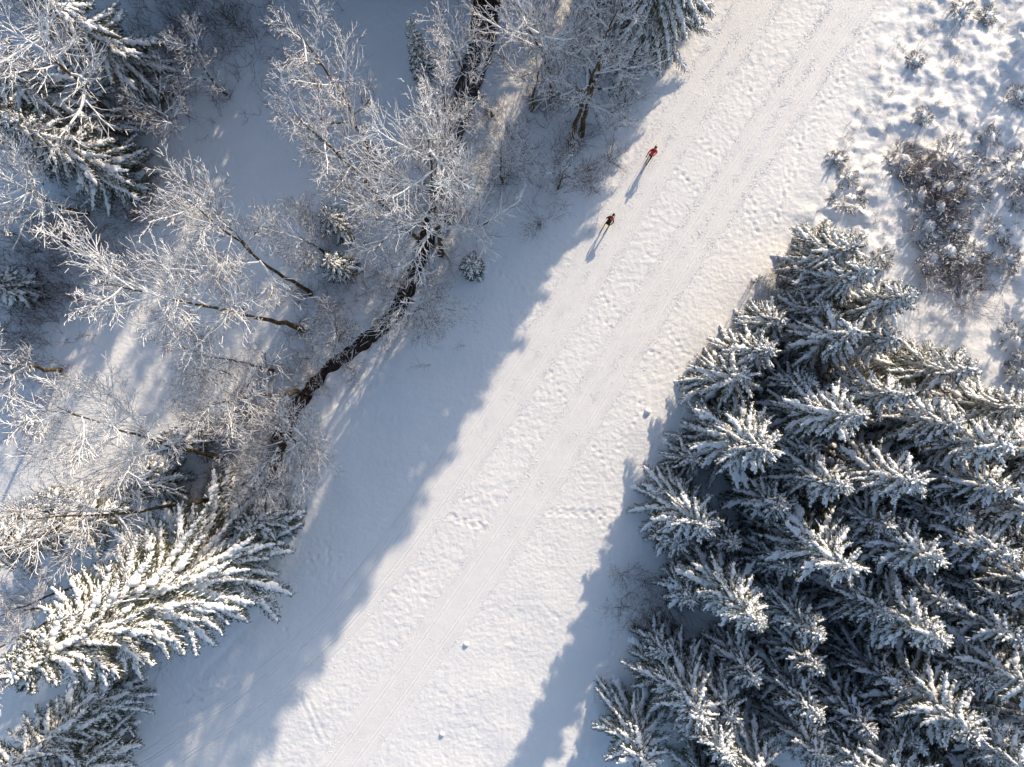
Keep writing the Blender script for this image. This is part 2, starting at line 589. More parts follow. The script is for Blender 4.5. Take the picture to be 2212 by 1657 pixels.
sm = make_mesh("stream", np.stack([X.ravel(), Y.ravel(), Zw.ravel()], 1), [q], [mw])
if sm.polygons[0].normal.z < 0:
    sm.flip_normals()
kind(link("stream", sm), "structure")


# ------------------------------------------------------------------ spruce boughs: a stock of meshes, each bough an object
def make_bough(name, L, seed, snow=1.0, needle=None, width=0.36, hang=1.0):
    rg = np.random.RandomState(seed)
    B = Builder()
    n = 14
    s = np.linspace(0, 1, n)
    sag = 0.13 + 0.09 * rg.rand()
    ax = np.stack([s * L, 0.05 * L * np.sin(s * 3 + rg.rand() * 6) * s, -sag * L * s ** 1.6 + .10 * L * s ** 4], 1)

    def at(t):
        return np.array([np.interp(t, s, ax[:, k]) for k in range(3)])
    add_tube(B, ax, np.linspace(0.035, 0.008, n) * (0.5 + L / 5), 4, 2, False)
    # side twigs
    step = 0.10 if L > 1.6 else 0.085
    tw0, tw1, tl = [], [], []
    for t in np.arange(0.06, 1.0, step / L):
        prof = min(1, t / 0.22) * (1 - t) ** 0.40 + 0.14
        for sd in (-1, 1):
            l = L * width * prof * rg.uniform(.65, 1.15)
            l = max(0.10, min(l, 0.95))
            fw = math.radians(rg.uniform(28, 55))
            p0 = at(min(1, t + rg.uniform(-.02, .02)))
            dr = np.array([math.cos(fw), sd * math.sin(fw), -0.25 * hang * rg.uniform(.2, 1.6)])
            dr /= np.linalg.norm(dr)
            mid_ = p0 + dr * l * .55
            dr2 = dr + np.array([.25, 0, -.25 * hang * rg.rand()])
            p1 = mid_ + dr2 / np.linalg.norm(dr2) * l * .45
            tw0 += [p0, mid_]
            tw1 += [mid_, p1]
            tl += [l, l]
    # tip twig
    p = at(1.0)
    tw0.append(p)
    tw1.append(p + np.array([.16, 0, .02]))
    tl.append(.2)
    tw0, tw1, tl = np.array(tw0), np.array(tw1), np.array(tl)
    # hanging twigs below
    hp = np.array([at(t) for t in rg.uniform(.1, .95, int(L * 14))])
    hd = np.column_stack([rg.uniform(-.1, .5, len(hp)), rg.uniform(-.5, .5, len(hp)), -np.ones(len(hp))]) * rg.uniform(.15, .42, (len(hp), 1)) * hang
    a0, a1 = np.vstack([tw0, hp]), np.vstack([tw1, hp + hd])
    # needles: narrow spiky triangles standing off every twig
    d = a1 - a0
    ln = np.linalg.norm(d, axis=1)
    dn = d / ln[:, None]
    cnt = np.maximum(3, (ln / 0.032).astype(int))
    rep = np.repeat(np.arange(len(a0)), cnt)
    t = rg.rand(len(rep))
    side = np.cross(dn[rep], np.array([0, 0, 1.0]))
    side /= np.maximum(np.linalg.norm(side, axis=1, keepdims=True), .2)
    up = np.cross(side, dn[rep])
    th = rg.uniform(-2.9, .1, len(rep)) + (rg.rand(len(rep)) < .25) * 1.5
    out = side * np.cos(th)[:, None] + up * np.sin(th)[:, None]
    c0 = a0[rep] + d[rep] * t[:, None]
    nl = rg.uniform(.06, .12, len(rep))
    tip = c0 + (out * .8 + dn[rep] * .9) * nl[:, None]
    w = np.cross(out, dn[rep]) * 0.0 + dn[rep] * 0.030
    V = np.stack([c0 - w, c0 + w, tip], 1).reshape(-1, 3)
    B.add(V, np.arange(len(V)).reshape(-1, 3), 0)
    # snow along the ridge: overlapping lumps
    if snow > 0:
        tt = 0.04
        while tt < 1.0:
            if rg.rand() < 0.35 + .55 * snow:
                rr = (0.062 + 0.120 * (1 - tt) ** .7) * rg.uniform(.5, 1.5) * (.65 + .35 * snow) * (0.62 + min(L, 4.2) / 8.5)
                c = at(tt) + np.array([0, rg.uniform(-.3, .3) * rr, rr * .55])
                add_blob(B, c, (rr * 1.35, rr * rg.uniform(.8, 1.2), rr * .8), rg, 1, ICO1, .16, rg.uniform(-.5, .5))
            tt += 0.105 / L * rg.uniform(.7, 1.25)
        for _ in range(int(L * 1.6 * snow)):   # sagging pads of snow
            tp_ = rg.uniform(.15, .85)
            pr = rg.uniform(.12, .22) * min(1.1, .5 + L / 5)
            add_blob(B, at(tp_) + np.array([0, rg.uniform(-.6, .6) * pr, pr * .3]), (pr * 1.5, pr, pr * .55), rg, 1, ICO1, .2, rg.uniform(-.8, .8))
        # snow fingers on the side twigs
        first = np.arange(len(tw0)) % 2 == 0
        keep = rg.rand(len(tw0)) < np.where(first, .22 + .68 * snow, .34 * snow) * np.repeat(np.clip(.75 + .45 * np.sin(np.arange(len(tw0) / 2 + 1) * .35 + rg.rand() * 6), .2, 1.2), 2)[:len(tw0)]
        k0, k1 = tw0[keep], tw1[keep]
        m = len(k0)
        lift = np.array([0, 0, .022])
        ra = rg.uniform(.026, .055, m) * (.7 + .3 * snow)
        e1 = k0 + (k1 - k0) * rg.uniform(.55, 1.0, m)[:, None]
        mid_ = (k0 + e1) / 2 + rg.uniform(-.012, .012, (m, 3))
        add_segments(B, k0 + lift, mid_ + lift, ra * .8, ra, 5, 1)
        add_segments(B, mid_ + lift, e1 + lift * .8, ra, ra * .35, 5, 1)
    return B.mesh(name, [needle or M_NEEDLE, M_TSNOW, M_BARK], True)


BOUGHS = {
    "xlong": [make_bough("bough", 5.4, 600 + i, sn, width=wd) for i, (sn, wd) in enumerate([(1, .20), (.9, .17), (.8, .22), (.7, .19)])],
    "long": [make_bough("bough", 3.2, 100 + i, sn, width=wd) for i, (sn, wd) in enumerate([(1, .30), (1, .24), (.8, .34), (.55, .30), (.9, .26)])],
    "mid": [make_bough("bough", 1.9, 200 + i, sn, width=wd) for i, (sn, wd) in enumerate([(1, .34), (.9, .28), (.75, .38), (.5, .34), (1, .30)])],
    "short": [make_bough("bough", 1.0, 300 + i, sn, width=.40, hang=.6) for i, sn in enumerate([1, .9, .75, .6])],
    "tip": [make_bough("bough", 0.55, 400 + i, sn, width=.42, hang=.2) for i, sn in enumerate([.8, .6, .9])],
    "juniper": [make_bough("sprig", 0.9, 500 + i, sn, M_NEEDLE2, .42, .1) for i, sn in enumerate([.6, .45, .3, .2])],
}
B = Builder()
tz = np.linspace(0, 1, 9)
add_tube(B, np.stack([0 * tz, 0 * tz, tz], 1), (1 - tz) ** .85 * 0.95 + .05, 8, 0)
TRUNK = B.mesh("trunk", [M_BARK])

SPRUCE_GROUP = "snow laden spruces of the plantation"


def spruce(label, base, h, R, seed, snow=0.9, group=SPRUCE_GROUP, dens=1.0, lean=(0, 0), clear=0.06, lateral=None):
    """tall cone of boughs on a tapering trunk; base = world xy"""
    rg = np.random.RandomState(seed)
    gz = ground_z(*base) - 0.08
    t = thing("spruce_tree", label, "spruce tree", (base[0], base[1], gz), 0, group)
    t.rotation_euler = (lean[1], lean[0], rg.rand() * 6.28)
    link("trunk", TRUNK, t, (0, 0, 0), (0, 0, 0), (0.011 * h + .02, 0.011 * h + .02, h * .985))
    ex, pofs, gapf = rg.uniform(.56, .80), rg.uniform(-7, 6), rg.uniform(.68, .95)
    R = R * rg.uniform(.92, 1.28)
    z = h * clear + .2
    az = rg.rand() * 6.28
    n = 0
    while z < h * 0.985:
        f = z / h
        prof = (1 - f) ** ex * (0.78 + .22 * min(1, f / .15))
        Lm = max(0.30, R * prof * 1.06)
        cnt = 5 if Lm < .6 else (5 if rg.rand() < .5 else 4)
        cnt = max(3, int(round(cnt * dens)))
        for k in range(cnt):
            a = az + k * 6.283 / cnt + rg.uniform(-.28, .28)
            L = Lm * rg.uniform(.66, 1.25)
            key = "xlong" if L > 4.1 else "long" if L > 2.3 else "mid" if L > 1.25 else "short" if L > .62 else "tip"
            ref = {"xlong": 5.4, "long": 3.2, "mid": 1.9, "short": 1.0, "tip": .55}[key]
            pool = BOUGHS[key]
            w = np.array([1.0 - abs(snow - q) for q in ([1, 1, .8, .55, .9], [1, .9, .75, .5, 1], [1, .9, .75, .6], [.8, .6, .9], [1, .9, .8, .7])[["long", "mid", "short", "tip", "xlong"].index(key)]]) ** 4
            me = pool[rg.choice(len(pool), p=w / w.sum())]
            pitch = math.radians(np.interp(f, [0, .3, .6, .85, 1.0], [-30, -26, -14, 8, 42]) + pofs + rg.uniform(-9, 9))
            sc = L / ref
            link("bough", me, t, (0, 0, z + rg.uniform(-.12, .12)), (rg.uniform(-.15, .15), -pitch, a), (sc, sc * rg.uniform(.9, 1.15), min(1.25, sc * 1.05)))
            n += 1
        az += 2.4 * .5 + rg.uniform(-.3, .3)
        z += np.interp(Lm, [.3, 1, 2, 3.5], [.21, .40, .60, .80]) * rg.uniform(.85, 1.15) * (h / 17) ** .3 / dens ** .5 * gapf
    link("leader", BOUGHS["tip"][seed % 3], t, (0, 0, h * .965), (0, -1.5, 0), (1.0, .8, 1))
    return t


def apex(u, v, h):
    return P(u, v, h)[:2]


# plantation on the right: apex seen at (u, v), height, crown radius, snow
RIGHT = [
    (1850, 530, 11, 2.2, .75), (1885, 582, 14, 2.5, .85), (1975, 637, 15, 2.7, .9), (1858, 715, 14, 2.7, .9), (1671, 755, 11.5, 2.3, .85), (1941, 732, 13, 2.0, .8),
    (2108, 798, 14, 2.2, .8), (1871, 898, 18, 3.1, 1), (1975, 852, 16, 2.6, 1), (2185, 965, 18, 2.9, 1), (2074, 918, 16, 2.8, .95), (1661, 972, 15.5, 2.9, 1),
    (1835, 1052, 16, 2.8, 1), (1995, 1045, 17, 2.8, 1), (2190, 1062, 17, 2.8, .95), (1608, 815, 9.5, 2.4, .75), (1508, 998, 6, 1.5, .7), (1531, 1142, 13.5, 2.7, 1),
    (1594, 1180, 8, 1.6, .85), (1842, 1230, 17, 3.0, 1), (2039, 1217, 17, 2.8, 1), (2202, 1205, 17, 2.8, .9), (1649, 1356, 17, 3.2, 1), (1779, 1381, 14, 2.4, .95),
    (2051, 1393, 18, 3.3, 1), (1779, 1455, 12, 2.1, .85), (1779, 1561, 13.5, 2.2, .9), (2123, 1599, 18, 3.2, 1), (2215, 1389, 16, 2.7, .85), (1578, 1645, 14, 2.9, .95),
    (1519, 1560, 12.5, 2.9, .95), (1400, 1665, 11, 2.6, .8), (1787, 1650, 12, 2.2, .9), (2060, 1310, 14, 2.3, .85), (1930, 1140, 13, 2.3, .85), (2105, 1125, 14, 2.5, .85),
    (1930, 1335, 13.5, 2.3, .85), (1715, 1235, 10, 1.9, .8), (1700, 1100, 11, 2.2, .8), (1960, 1500, 12, 2.3, .8), (2270, 1510, 18, 3.0, .9), (2260, 1700, 18, 3.0, .9),
    (2000, 1730, 16, 2.9, .9), (1895, 1690, 14, 2.5, .9), (2330, 1300, 18, 3, .9), (2310, 1120, 18, 3, .9), (2340, 990, 17, 2.8, .9), (1760, 975, 10, 2, .8), (2230, 880, 13, 2.2, .8),
    (1690, 1740, 14, 2.6, .9), (2110, 1800, 16, 2.8, .95), (2240, 1820, 17, 3.0, .95), (2380, 1640, 18, 3.0, .9), (2390, 1440, 18, 3, .9), (2400, 1255, 15, 2.9, .9), (2420, 1130, 15, 2.9, .9), (2300, 1010, 14, 2.6, .9), (2180, 1300, 13, 2.4, .85), (2150, 1180, 12, 2.3, .85), (1560, 1765, 9, 2.5, .85), (1690, 1790, 11, 2.5, .85), (1630, 1700, 9, 2.3, .85), (1480, 1065, 6, 1.8, .75), (1470, 1175, 7, 1.9, .8), (1600, 900, 7, 1.8, .8), (1500, 1300, 7, 1.9, .8), (1690, 690, 8, 2.0, .8), (2000, 1625, 13, 2.4, .9), (1890, 1590, 12, 2.2, .85),
    (1585, 1560, 11, 2.8, .9), (1460, 1500, 8, 2.3, .75), (1440, 1420, 6, 1.8, .7), (1760, 830, 10, 2.0, .8), (2140, 1480, 14, 2.4, .85), (1640, 1480, 11, 2.2, .8), (1790, 660, 9, 1.9, .75),
]
rows = []
for i, (u, v, h, R, sn) in enumerate(RIGHT):
    b0 = apex(u, v, h * .86)
    bu, bv = b0[0] / SC + 1106, 828.5 - b0[1] / SC
    edge = np.interp(bv, [560, 700, 800, 940, 1060, 1250, 1400, 1520], [1700, 1620, 1530, 1480, 1420, 1400, 1360, 1330])
    rows.append((i, b0, bu, bv, (bu - edge) * SC))
RNAME = ["row beside the trail", "second row from the trail", "third row from the trail", "fourth row from the trail", "deepest rows of the plantation"]
ORD = ["topmost", "second from the top", "third from the top", "fourth from the top", "fifth from the top", "sixth from the top", "seventh from the top", "eighth from the top", "ninth from the top", "tenth from the top", "eleventh from the top",
       "twelfth from the top", "thirteenth from the top", "fourteenth from the top", "fifteenth from the top", "sixteenth from the top", "seventeenth from the top", "eighteenth from the top", "nineteenth from the top", "twentieth from the top", "twenty-first from the top", "twenty-second from the top", "twenty-third from the top", "second from the bottom", "bottommost"]
byrow = {}
for r_ in rows:
    k = int(np.clip((r_[4] - 0.5) // 4.2, 0, 4))
    byrow.setdefault(k, []).append(r_)
for k, lst in byrow.items():
    for o, (i, b0, bu, bv, dd) in enumerate(sorted(lst, key=lambda q: q[3])):
        u, v, h, R, sn = RIGHT[i]
        size = "little" if h < 8.5 else "small" if h < 10.5 else "tall" if h > 15.8 else "mid sized"
        load = "white laden" if sn >= .95 else "snowy" if sn > .82 else "greener"
        spruce(f"{size} {load} spruce, {ORD[min(o, 24)]} in the {RNAME[k]}", b0, h * .86, R * 1.45, 1000 + i, sn)

# spruces on the other side
OTHER = "snowy spruces among the bare trees"
for i, (lab, bu, bv, h, R, sn, dens) in enumerate([
    ("huge white spruce leaning out over the lower end of the trail, largest of all", 500, 1182, 27, 6.8, 1, 1.5),
    ("big spruce with brown trunk filling the bottom corner by the shaded trail", 250, 1485, 15, 3.8, .75, 1.0),
    ("snowy spruce in the shade above the fork of the bare limbs, top corner", 245, 300, 19, 3.6, .85, 1.0),
    ("dark shaded spruce by the dark gap, lower of the top corner group", 280, 395, 15, 3.4, .8, 1.0),
    ("spruce half out of frame behind the bare tree in the top corner", 330, 185, 20, 3.6, .8, 1.0),
    ("spruce cut off by the picture edge below the top corner group", 150, 330, 17, 3.4, .75, 1.0),
    ("small sunlit spruce poking in at the edge beside the brown brush", 72, 628, 7, 2.0, .9, 1.0),
    ("large spruce with long drooping boughs over the head of the upper trail", 1380, 75, 28, 4.8, .75, 1.3),
    ("dark lightly snowed spruce behind the leaning trunks by the upper trail", 1325, 40, 20, 3.8, .55, 1.0),
    ("slim frosted young spruce standing alone on the open snow near the top", 918, 165, 9, 1.5, .95, 1.0),
    ("little dark spruce at the foot of the big white tree by the stream", 745, 500, 7, 1.7, .55, .9),
    ("dark spruce in shadow across the stream below the leaning stems", 745, 585, 6, 1.8, .6, .9),
    ("small dark spruce on the snowy bank beside the long shadow streaks", 1022, 585, 5.5, 1.3, .45, .9),
    ("small spruce under the bare crown beside the stream bend", 960, 470, 6, 1.5, .5, .9),
    ("dark green spruce beneath the frosted tree beside the brown crown", 440, 945, 9, 2.2, .7, 1.0),
    ("spruce with lumps of snow below the mossy trunk", 370, 1030, 9, 2.4, .85, 1.0),
    ("sunlit snowy spruce touching the picture edge above the huge white spruce", 230, 1112, 20, 3.4, .95, 1.0),
    ("young white spruce by the sunlit snow patch near the picture edge", 150, 1080, 7, 1.7, .95, 1.0),
    ("lightly snowed spruce beside the end of the stream behind the huge spruce", 600, 1105, 8, 2.3, .65, 1.0),
    ("snowy spruce in the bottom corner below the brown trunk", 235, 1590, 11, 3.4, .8, 1.2),
    ("spruce at the extreme bottom corner mostly out of frame", 130, 1600, 13, 3.6, .8, 1.0),
]):
    spruce(lab, P(bu, bv)[:2], h, R, 2000 + i, sn, OTHER, dens)


# ------------------------------------------------------------------ bare trees with snow on every branch
def mesh_from_segments(name, segs, rg, bark, twig, snow, lump=1.0):
    """segs rows: x0 y0 z0 x1 y1 z1 r0 r1 level"""
    A = np.array(segs)
    B = Builder()
    p0, p1, r0, r1, lv = A[:, 0:3], A[:, 3:6], A[:, 6], A[:, 7], A[:, 8]
    for lo, hi, sides, m in ((0, .5, 9, 0), (.5, 1.5, 6, 0), (1.5, 2.5, 4, 0), (2.5, 9, 3, 1)):
        k = (lv >= lo) & (lv < hi)
        add_segments(B, p0[k], p1[k], r0[k], r1[k], sides, m)
    d = p1 - p0
    ln = np.linalg.norm(d, axis=1)
    flat = np.sqrt(np.maximum(0, 1 - (d[:, 2] / np.maximum(ln, 1e-6)) ** 2))
    prob = np.interp(lv, [0, 1, 2, 3, 4], [.6, 1, 1, .74, .14]) * snow
    k = (rg.rand(len(A)) < prob * np.clip(flat * 1.6, .1, 1)) & ~((lv < .5) & (flat < .45))
    p0, p1, r0, r1, lv, flat = p0[k], p1[k], r0[k], r1[k], lv[k], flat[k]
    lift = np.column_stack([0 * r0, 0 * r0, (r0 * .65 + .010)])
    l2 = np.column_stack([0 * r0, 0 * r0, (r1 * .65 + .010)])
    q = np.clip(flat, .35, 1) * lump
    rs0 = (r0 * .88 + np.interp(lv, [1, 2, 3], [.036, .024, .018])) * q * rg.uniform(.85, 1.2, len(r0))
    rs1 = (r1 * .88 + np.interp(lv, [1, 2, 3], [.032, .020, .013])) * q * rg.uniform(.7, 1.1, len(r0))
    big = lv < 1.5
    add_segments(B, p0[big] + lift[big], p1[big] + l2[big], rs0[big], rs1[big], 6, 2)
    sm_ = ~big
    add_segments(B, p0[sm_] + lift[sm_], p1[sm_] + l2[sm_], rs0[sm_], rs1[sm_] * .9, 3, 2)
    # clumps where twigs fork
    c = rg.rand(len(p0)) < .07 * snow
    pc, rc = p1[c] + l2[c], rs0[c] * rg.uniform(1.1, 1.9, c.sum())
    v, f = octv, octf
    if len(pc):
        V = pc[:, None] + v[None] * rc[:, None, None] * rg.uniform(.8, 1.2, (len(pc), 5, 1))
        B.add(V.reshape(-1, 3), (f[None] + (np.arange(len(pc)) * 5)[:, None, None]).reshape(-1, 3), 2)
    return B.mesh(name, [bark, twig, M_TSNOW], True)


def grow(segs, p, d, L, r, level, rg, up=0.10, wob=0.20, fine=4, spread=1.0, nsub=(0, 9, 6, 3)):
    n = {1: 9, 2: 5, 3: 2, 4: 1}[level] if level in (1, 2, 3, 4) else 2
    st = L / n
    side = 1
    pts = [p]
    dirs = []
    for i in range(n):
        d = d + rg.normal(0, wob, 3) * (0.7 if level == 1 else 1) + np.array([0, 0, up])
        d = d / np.linalg.norm(d)
        q = p + d * st
        ra, rb = r * (1 - .66 * i / n), r * (1 - .66 * (i + 1) / n)
        segs.append((*p, *q, ra, rb, level))
        p = q
        pts.append(p)
        dirs.append(d)
    if level >= fine:
        return
    m = nsub[level] if level < len(nsub) else 3
    for k in range(m):
        t = (0.16 + .84 * (k + rg.rand() * .8) / m) if level == 1 else (.15 + .85 * (k + rg.rand()) / m)
        t = min(t, .99)
        i = int(t * n)
        pp = pts[i] + (pts[i + 1] - pts[i]) * (t * n - i)
        dd = dirs[i]
        ref = np.array([0, 0, 1.0]) if abs(dd[2]) < .92 else np.array([1.0, 0, 0])
        a = np.cross(dd, ref)
        a /= np.linalg.norm(a)
        b_ = np.cross(a, dd)
        side = -side
        th = (0 if side > 0 else math.pi) + rg.uniform(-.9, .9)
        o = a * math.cos(th) + b_ * math.sin(th)
        an = math.radians(rg.uniform(24, 48)) * spread
        nd = dd * math.cos(an) + o * math.sin(an)
        ll = L * (rg.uniform(.42, .74) if level == 1 else rg.uniform(.40, .72)) * (1 - .45 * t)
        ll = max(ll, .22)
        grow(segs, pp, nd, ll, max(.008, r * (.50 if level == 1 else .48) * (1 - .5 * t)), level + 1, rg, up * .7, wob * 1.05, fine, spread, nsub)


def bare_tree(label, base, top, h, reach, nl, t0, seed, snow=1.0, elev=(25, 60), r=.20, bark=None, group="bare trees with snow on their branches", name="broadleaf_tree", fine=4,
              nsub=(0, 11, 7, 3), up=.08, wob=.10, bias=None, lump=1.0):
    """trunk from base (world xy) to the point seen at top (u, v, at height h), limbs from fraction t0 up; each limb an object"""
    rg = np.random.RandomState(seed)
    gz = ground_z(*base) - .1
    t = thing(name, label, "tree" if h > 3 else "shrub", (base[0], base[1], gz), 0, group)
    tp = np.array([top[0] - base[0], top[1] - base[1], h])
    c1 = np.array([tp[0] * .22 + rg.normal(0, .25), tp[1] * .22 + rg.normal(0, .25), h * .45])
    n = 16
    s = np.linspace(0, 1, n + 1)[:, None]
    pts = (1 - s) ** 2 * 0 + 2 * s * (1 - s) * c1 + s ** 2 * tp
    wv = np.cumsum(rg.normal(0, .085 * h / 18, (n + 1, 2)), 0)
    pts[:, :2] += wv - wv[0] - s * (wv[-1] - wv[0])
    rad = r * (1 - .86 * s[:, 0] ** .9) * (1 + .35 * np.exp(-s[:, 0] * 22))
    segs = [(*pts[i], *pts[i + 1], rad[i], rad[i + 1], 0) for i in range(n)]
    link("trunk", mesh_from_segments("trunk", segs, rg, bark or M_ALDER, M_TWIG, snow), t)
    az = rg.rand() * 6.28
    for k in range(nl):
        f = t0 + (1 - t0) * (k + .3 + .5 * rg.rand()) / nl
        i = min(int(f * n), n - 1)
        p = pts[i] + (pts[i + 1] - pts[i]) * (f * n - i)
        az += 2.4 + rg.uniform(-.45, .45)
        el = math.radians(rg.uniform(*elev))
        L = 1.12 * reach * (1.12 - .55 * (f - t0) / (1 - t0 + 1e-6)) * rg.uniform(.78, 1.15)
        d = np.array([math.cos(az) * math.cos(el), math.sin(az) * math.cos(el), math.sin(el)])
        if bias is not None:
            d = d + np.array([bias[0], bias[1], 0])
            d /= np.linalg.norm(d)
        sg = []
        grow(sg, p, d, L, max(.025, np.interp(f, np.linspace(0, 1, n + 1), rad) * .72), 1, rg, up, wob, fine, 1.0, nsub)
        link("limb", mesh_from_segments("limb", sg, rg, bark or M_ALDER, M_TWIG, snow, lump), t)
    return t


BARE = [
    # label, base(u,v), top(u,v,h), h, reach, limbs, t0, snow, elev, r, extra
    ("pale twin crowned tree reaching highest over the open snow, slanting dark trunk", (800, 352), (640, 70), 19, 4.4, 12, .42, .9, (20, 60), .20, {}),
    ("second slanting trunk below the pale tall tree, crown over the open snow", (830, 440), (635, 245), 18, 4.2, 11, .45, .9, (20, 60), .19, {}),
    ("thick limbed white tree above the stream, brightest crown with bent fork", (952, 548), (925, 300), 18, 6.6, 17, .38, 1.0, (24, 66), .25, dict(lump=1.4, up=.12)),
    ("white fan shaped tree between the bent fork and the small frosted spruce", (962, 468), (955, 180), 17, 4.6, 11, .42, 1.0, (35, 70), .19, dict(lump=1.2, up=.16)),
    ("white tree spreading sideways beside the dark little spruce", (905, 520), (800, 400), 15, 4.6, 11, .4, 1.0, (20, 60), .18, dict(lump=1.2)),
    ("low tree spreading fine twigs over the stream bend", (872, 640), (905, 665), 8, 4.6, 12, .32, .75, (8, 45), .13, dict(bias=(.25, -.25))),
    ("frosted tree with thick dark trunk lying towards the picture edge", (655, 712), (225, 610), 20, 5.4, 15, .50, 1.0, (18, 60), .23, dict(lump=1.25)),
    ("round frosted crown beside the open meadow, slanting thin trunk", (670, 635), (395, 425), 19, 4.6, 13, .48, .92, (18, 60), .19, {}),
    ("frosted tree near the lit snow patch, trunk over the dark spruce", (480, 990), (120, 880), 19, 5.0, 14, .48, 1.0, (18, 60), .2, dict(lump=1.2)),
    ("brownish half frosted tree beside the lower stream", (640, 845), (440, 880), 14, 4.6, 13, .42, .82, (15, 55), .18, {}),
    ("mossy trunked tree above the huge white spruce", (470, 1078), (30, 1120), 20, 4.6, 11, .45, .95, (18, 55), .2, {}),
    ("sunny spreading tree on the bank at the lower stream, fine dark twigs outward", (592, 950), (655, 955), 10, 4.8, 14, .30, .85, (5, 50), .16, dict(bias=(.22, -.2))),
    ("arching thin tree between two crowns by the lower meadow", (590, 800), (385, 745), 13, 3.4, 7, .55, .9, (10, 50), .13, {}),
    ("brown leaning tree at the forest edge beside the upper skier", (1235, 312), (1335, 20), 17, 4.4, 10, .38, .8, (10, 55), .24, {}),
    ("twin trunk of the leaning tree near the big drooping spruce", (1255, 292), (1318, 60), 16, 4.0, 9, .4, .75, (10, 55), .24, {}),
    ("white limbed tree reaching over the dark upper stream", (1190, 210), (1120, 10), 17, 5.2, 12, .40, .95, (15, 55), .19, dict(lump=1.15)),
    ("slender forked tree with white limbs against the dark water", (1062, 250), (960, 75), 14, 3.6, 9, .42, .95, (30, 65), .14, dict(lump=1.1)),
    ("shaded white limbed tree filling the top corner", (262, 262), (70, 60), 20, 5.4, 12, .42, 1.0, (15, 55), .22, dict(lump=1.3)),
    ("shaded bare tree with splayed limbs below the top corner spruces", (190, 462), (45, 410), 16, 4.8, 11, .48, .95, (8, 45), .17, dict(lump=1.2)),
    ("shaded bare tree at the picture edge above the lit snow", (130, 800), (-70, 780), 15, 4.4, 10, .45, .95, (10, 50), .17, dict(lump=1.1)),
    ("thin shaded tree over the dark brush near the top", (490, 205), (415, 95), 9, 3.2, 9, .35, .8, (10, 50), .10, {}),
    ("low shaded tree spreading over the path edge", (345, 245), (385, 275), 8, 3.4, 9, .32, .7, (10, 45), .10, {}),
    ("bare tree by the picture edge behind the huge white spruce", (235, 1285), (-40, 1418), 20, 4.0, 8, .5, .9, (15, 55), .22, {}),
    ("slim bare tree beside it with mossy trunk over sunlit snow", (190, 1262), (-30, 1345), 15, 3.4, 7, .5, .9, (15, 55), .14, {}),
    ("bare tree behind the twin trunks over the snowy slope", (1150, 240), (1205, 70), 13, 4.2, 10, .35, .75, (10, 55), .14, {}),
    ("thin bare tree standing at the sunlit edge by the trail curve", (1205, 408), (1245, 335), 7, 2.8, 8, .35, .45, (10, 50), .08, {}),
    ("frosted tree in the thicket between stream and meadow", (700, 545), (640, 500), 9, 3.6, 10, .35, .85, (15, 55), .11, {}),
    ("pale tree rising over the bank just right of the upper stream", (1085, 395), (1085, 300), 9, 3.8, 10, .35, .85, (20, 60), .11, {}),
    ("bare tree at the lower end of the stream in front of the huge spruce", (600, 1030), (560, 1050), 9, 3.4, 10, .35, .85, (15, 55), .12, {}),
    ("twiggy tree over the stream between the two spreading ones", (735, 725), (725, 700), 7, 3.2, 9, .3, .6, (10, 55), .09, {}),
]
for i, (lab, bb, tt, h, reach, nl, t0, sn, el, r_, ex) in enumerate(BARE):
    bare_tree(lab, P(*bb)[:2], P(tt[0], tt[1], h)[:2], h, reach, nl, t0, 3000 + i, sn, el, r_, **ex)

# small shrubs one can tell apart
SHRUBS = [
    ("small bare bush on the snow between the shadow streaks and the lower skier", (1170, 482), 3.2, 2.0, .35),
    ("wispy bare bush at the trail edge below the upper skier", (1318, 345), 2.6, 1.8, .30),
    ("tuft of bare twigs under the thin tree by the trail curve", (1275, 400), 2.2, 1.5, .30),
    ("reddish bare shrub at the lower forest edge beside the tracks", (1345, 1312), 3.0, 1.9, .45),
    ("pale bare shrub just above the reddish one by the forest edge", (1350, 1240), 2.2, 1.5, .5),
    ("brown bare shrub at the corner of the forest where the edge juts out", (1645, 668), 2.6, 1.9, .6),
    ("brown bare bush on the forest edge beside the topmost spruce", (1690, 600), 2.4, 1.7, .55),
    ("big reddish bare shrub in the snowy clearing beside the inner spruces", (2075, 662), 3.6, 2.4, .6),
    ("reddish bare shrub behind the inner spruce by the clearing", (2000, 590), 3.0, 2.0, .55),
    ("twiggy shrub by the small dark spruces across the stream", (690, 505), 3.0, 1.8, .6),
    ("dark bare shrub in the deep shade near the top centre of the meadow", (395, 120), 3.5, 2.2, .45),
    ("bare shrub at the shaded path edge near the top", (510, 60), 3.5, 2.2, .45),
    ("low bare shrub under the shaded spruces beside the path", (300, 470), 3.0, 2.0, .6),
    ("small bare shrub beside the meadow below the path", (265, 560), 3.0, 2.0, .55),
    ("frosted bush on the stream bank below the shadow streaks", (760, 800), 2.0, 1.4, .6),
    ("bare shrub on the shaded bank beside the huge white spruce", (330, 1395), 2.5, 1.8, .4),
    ("frosted shrub leaning over the upper stream below the top edge", (1028, 120), 3.5, 2.2, .9),
    ("frosted shrub on the meadow side of the upper stream", (985, 215), 3.5, 2.2, .9),
    ("frosted shrub at the stream just above the bright thick limbed tree", (975, 300), 3.2, 2.0, .9),
    ("frosted shrub at the stream bend below the thick limbed tree", (915, 585), 3.0, 2.0, .9),
    ("frosted shrub overhanging the open straight of the stream", (820, 715), 2.6, 2.0, .85),
    ("frosted shrub where the stream narrows near the brownish tree", (690, 812), 3.0, 2.0, .85),
    ("frosted shrub by the lowest stretch of the stream", (600, 965), 3.0, 2.0, .85),
    ("bare shrub by the big drooping spruce at the trail edge", (1352, 225), 3.0, 1.9, .45),
]
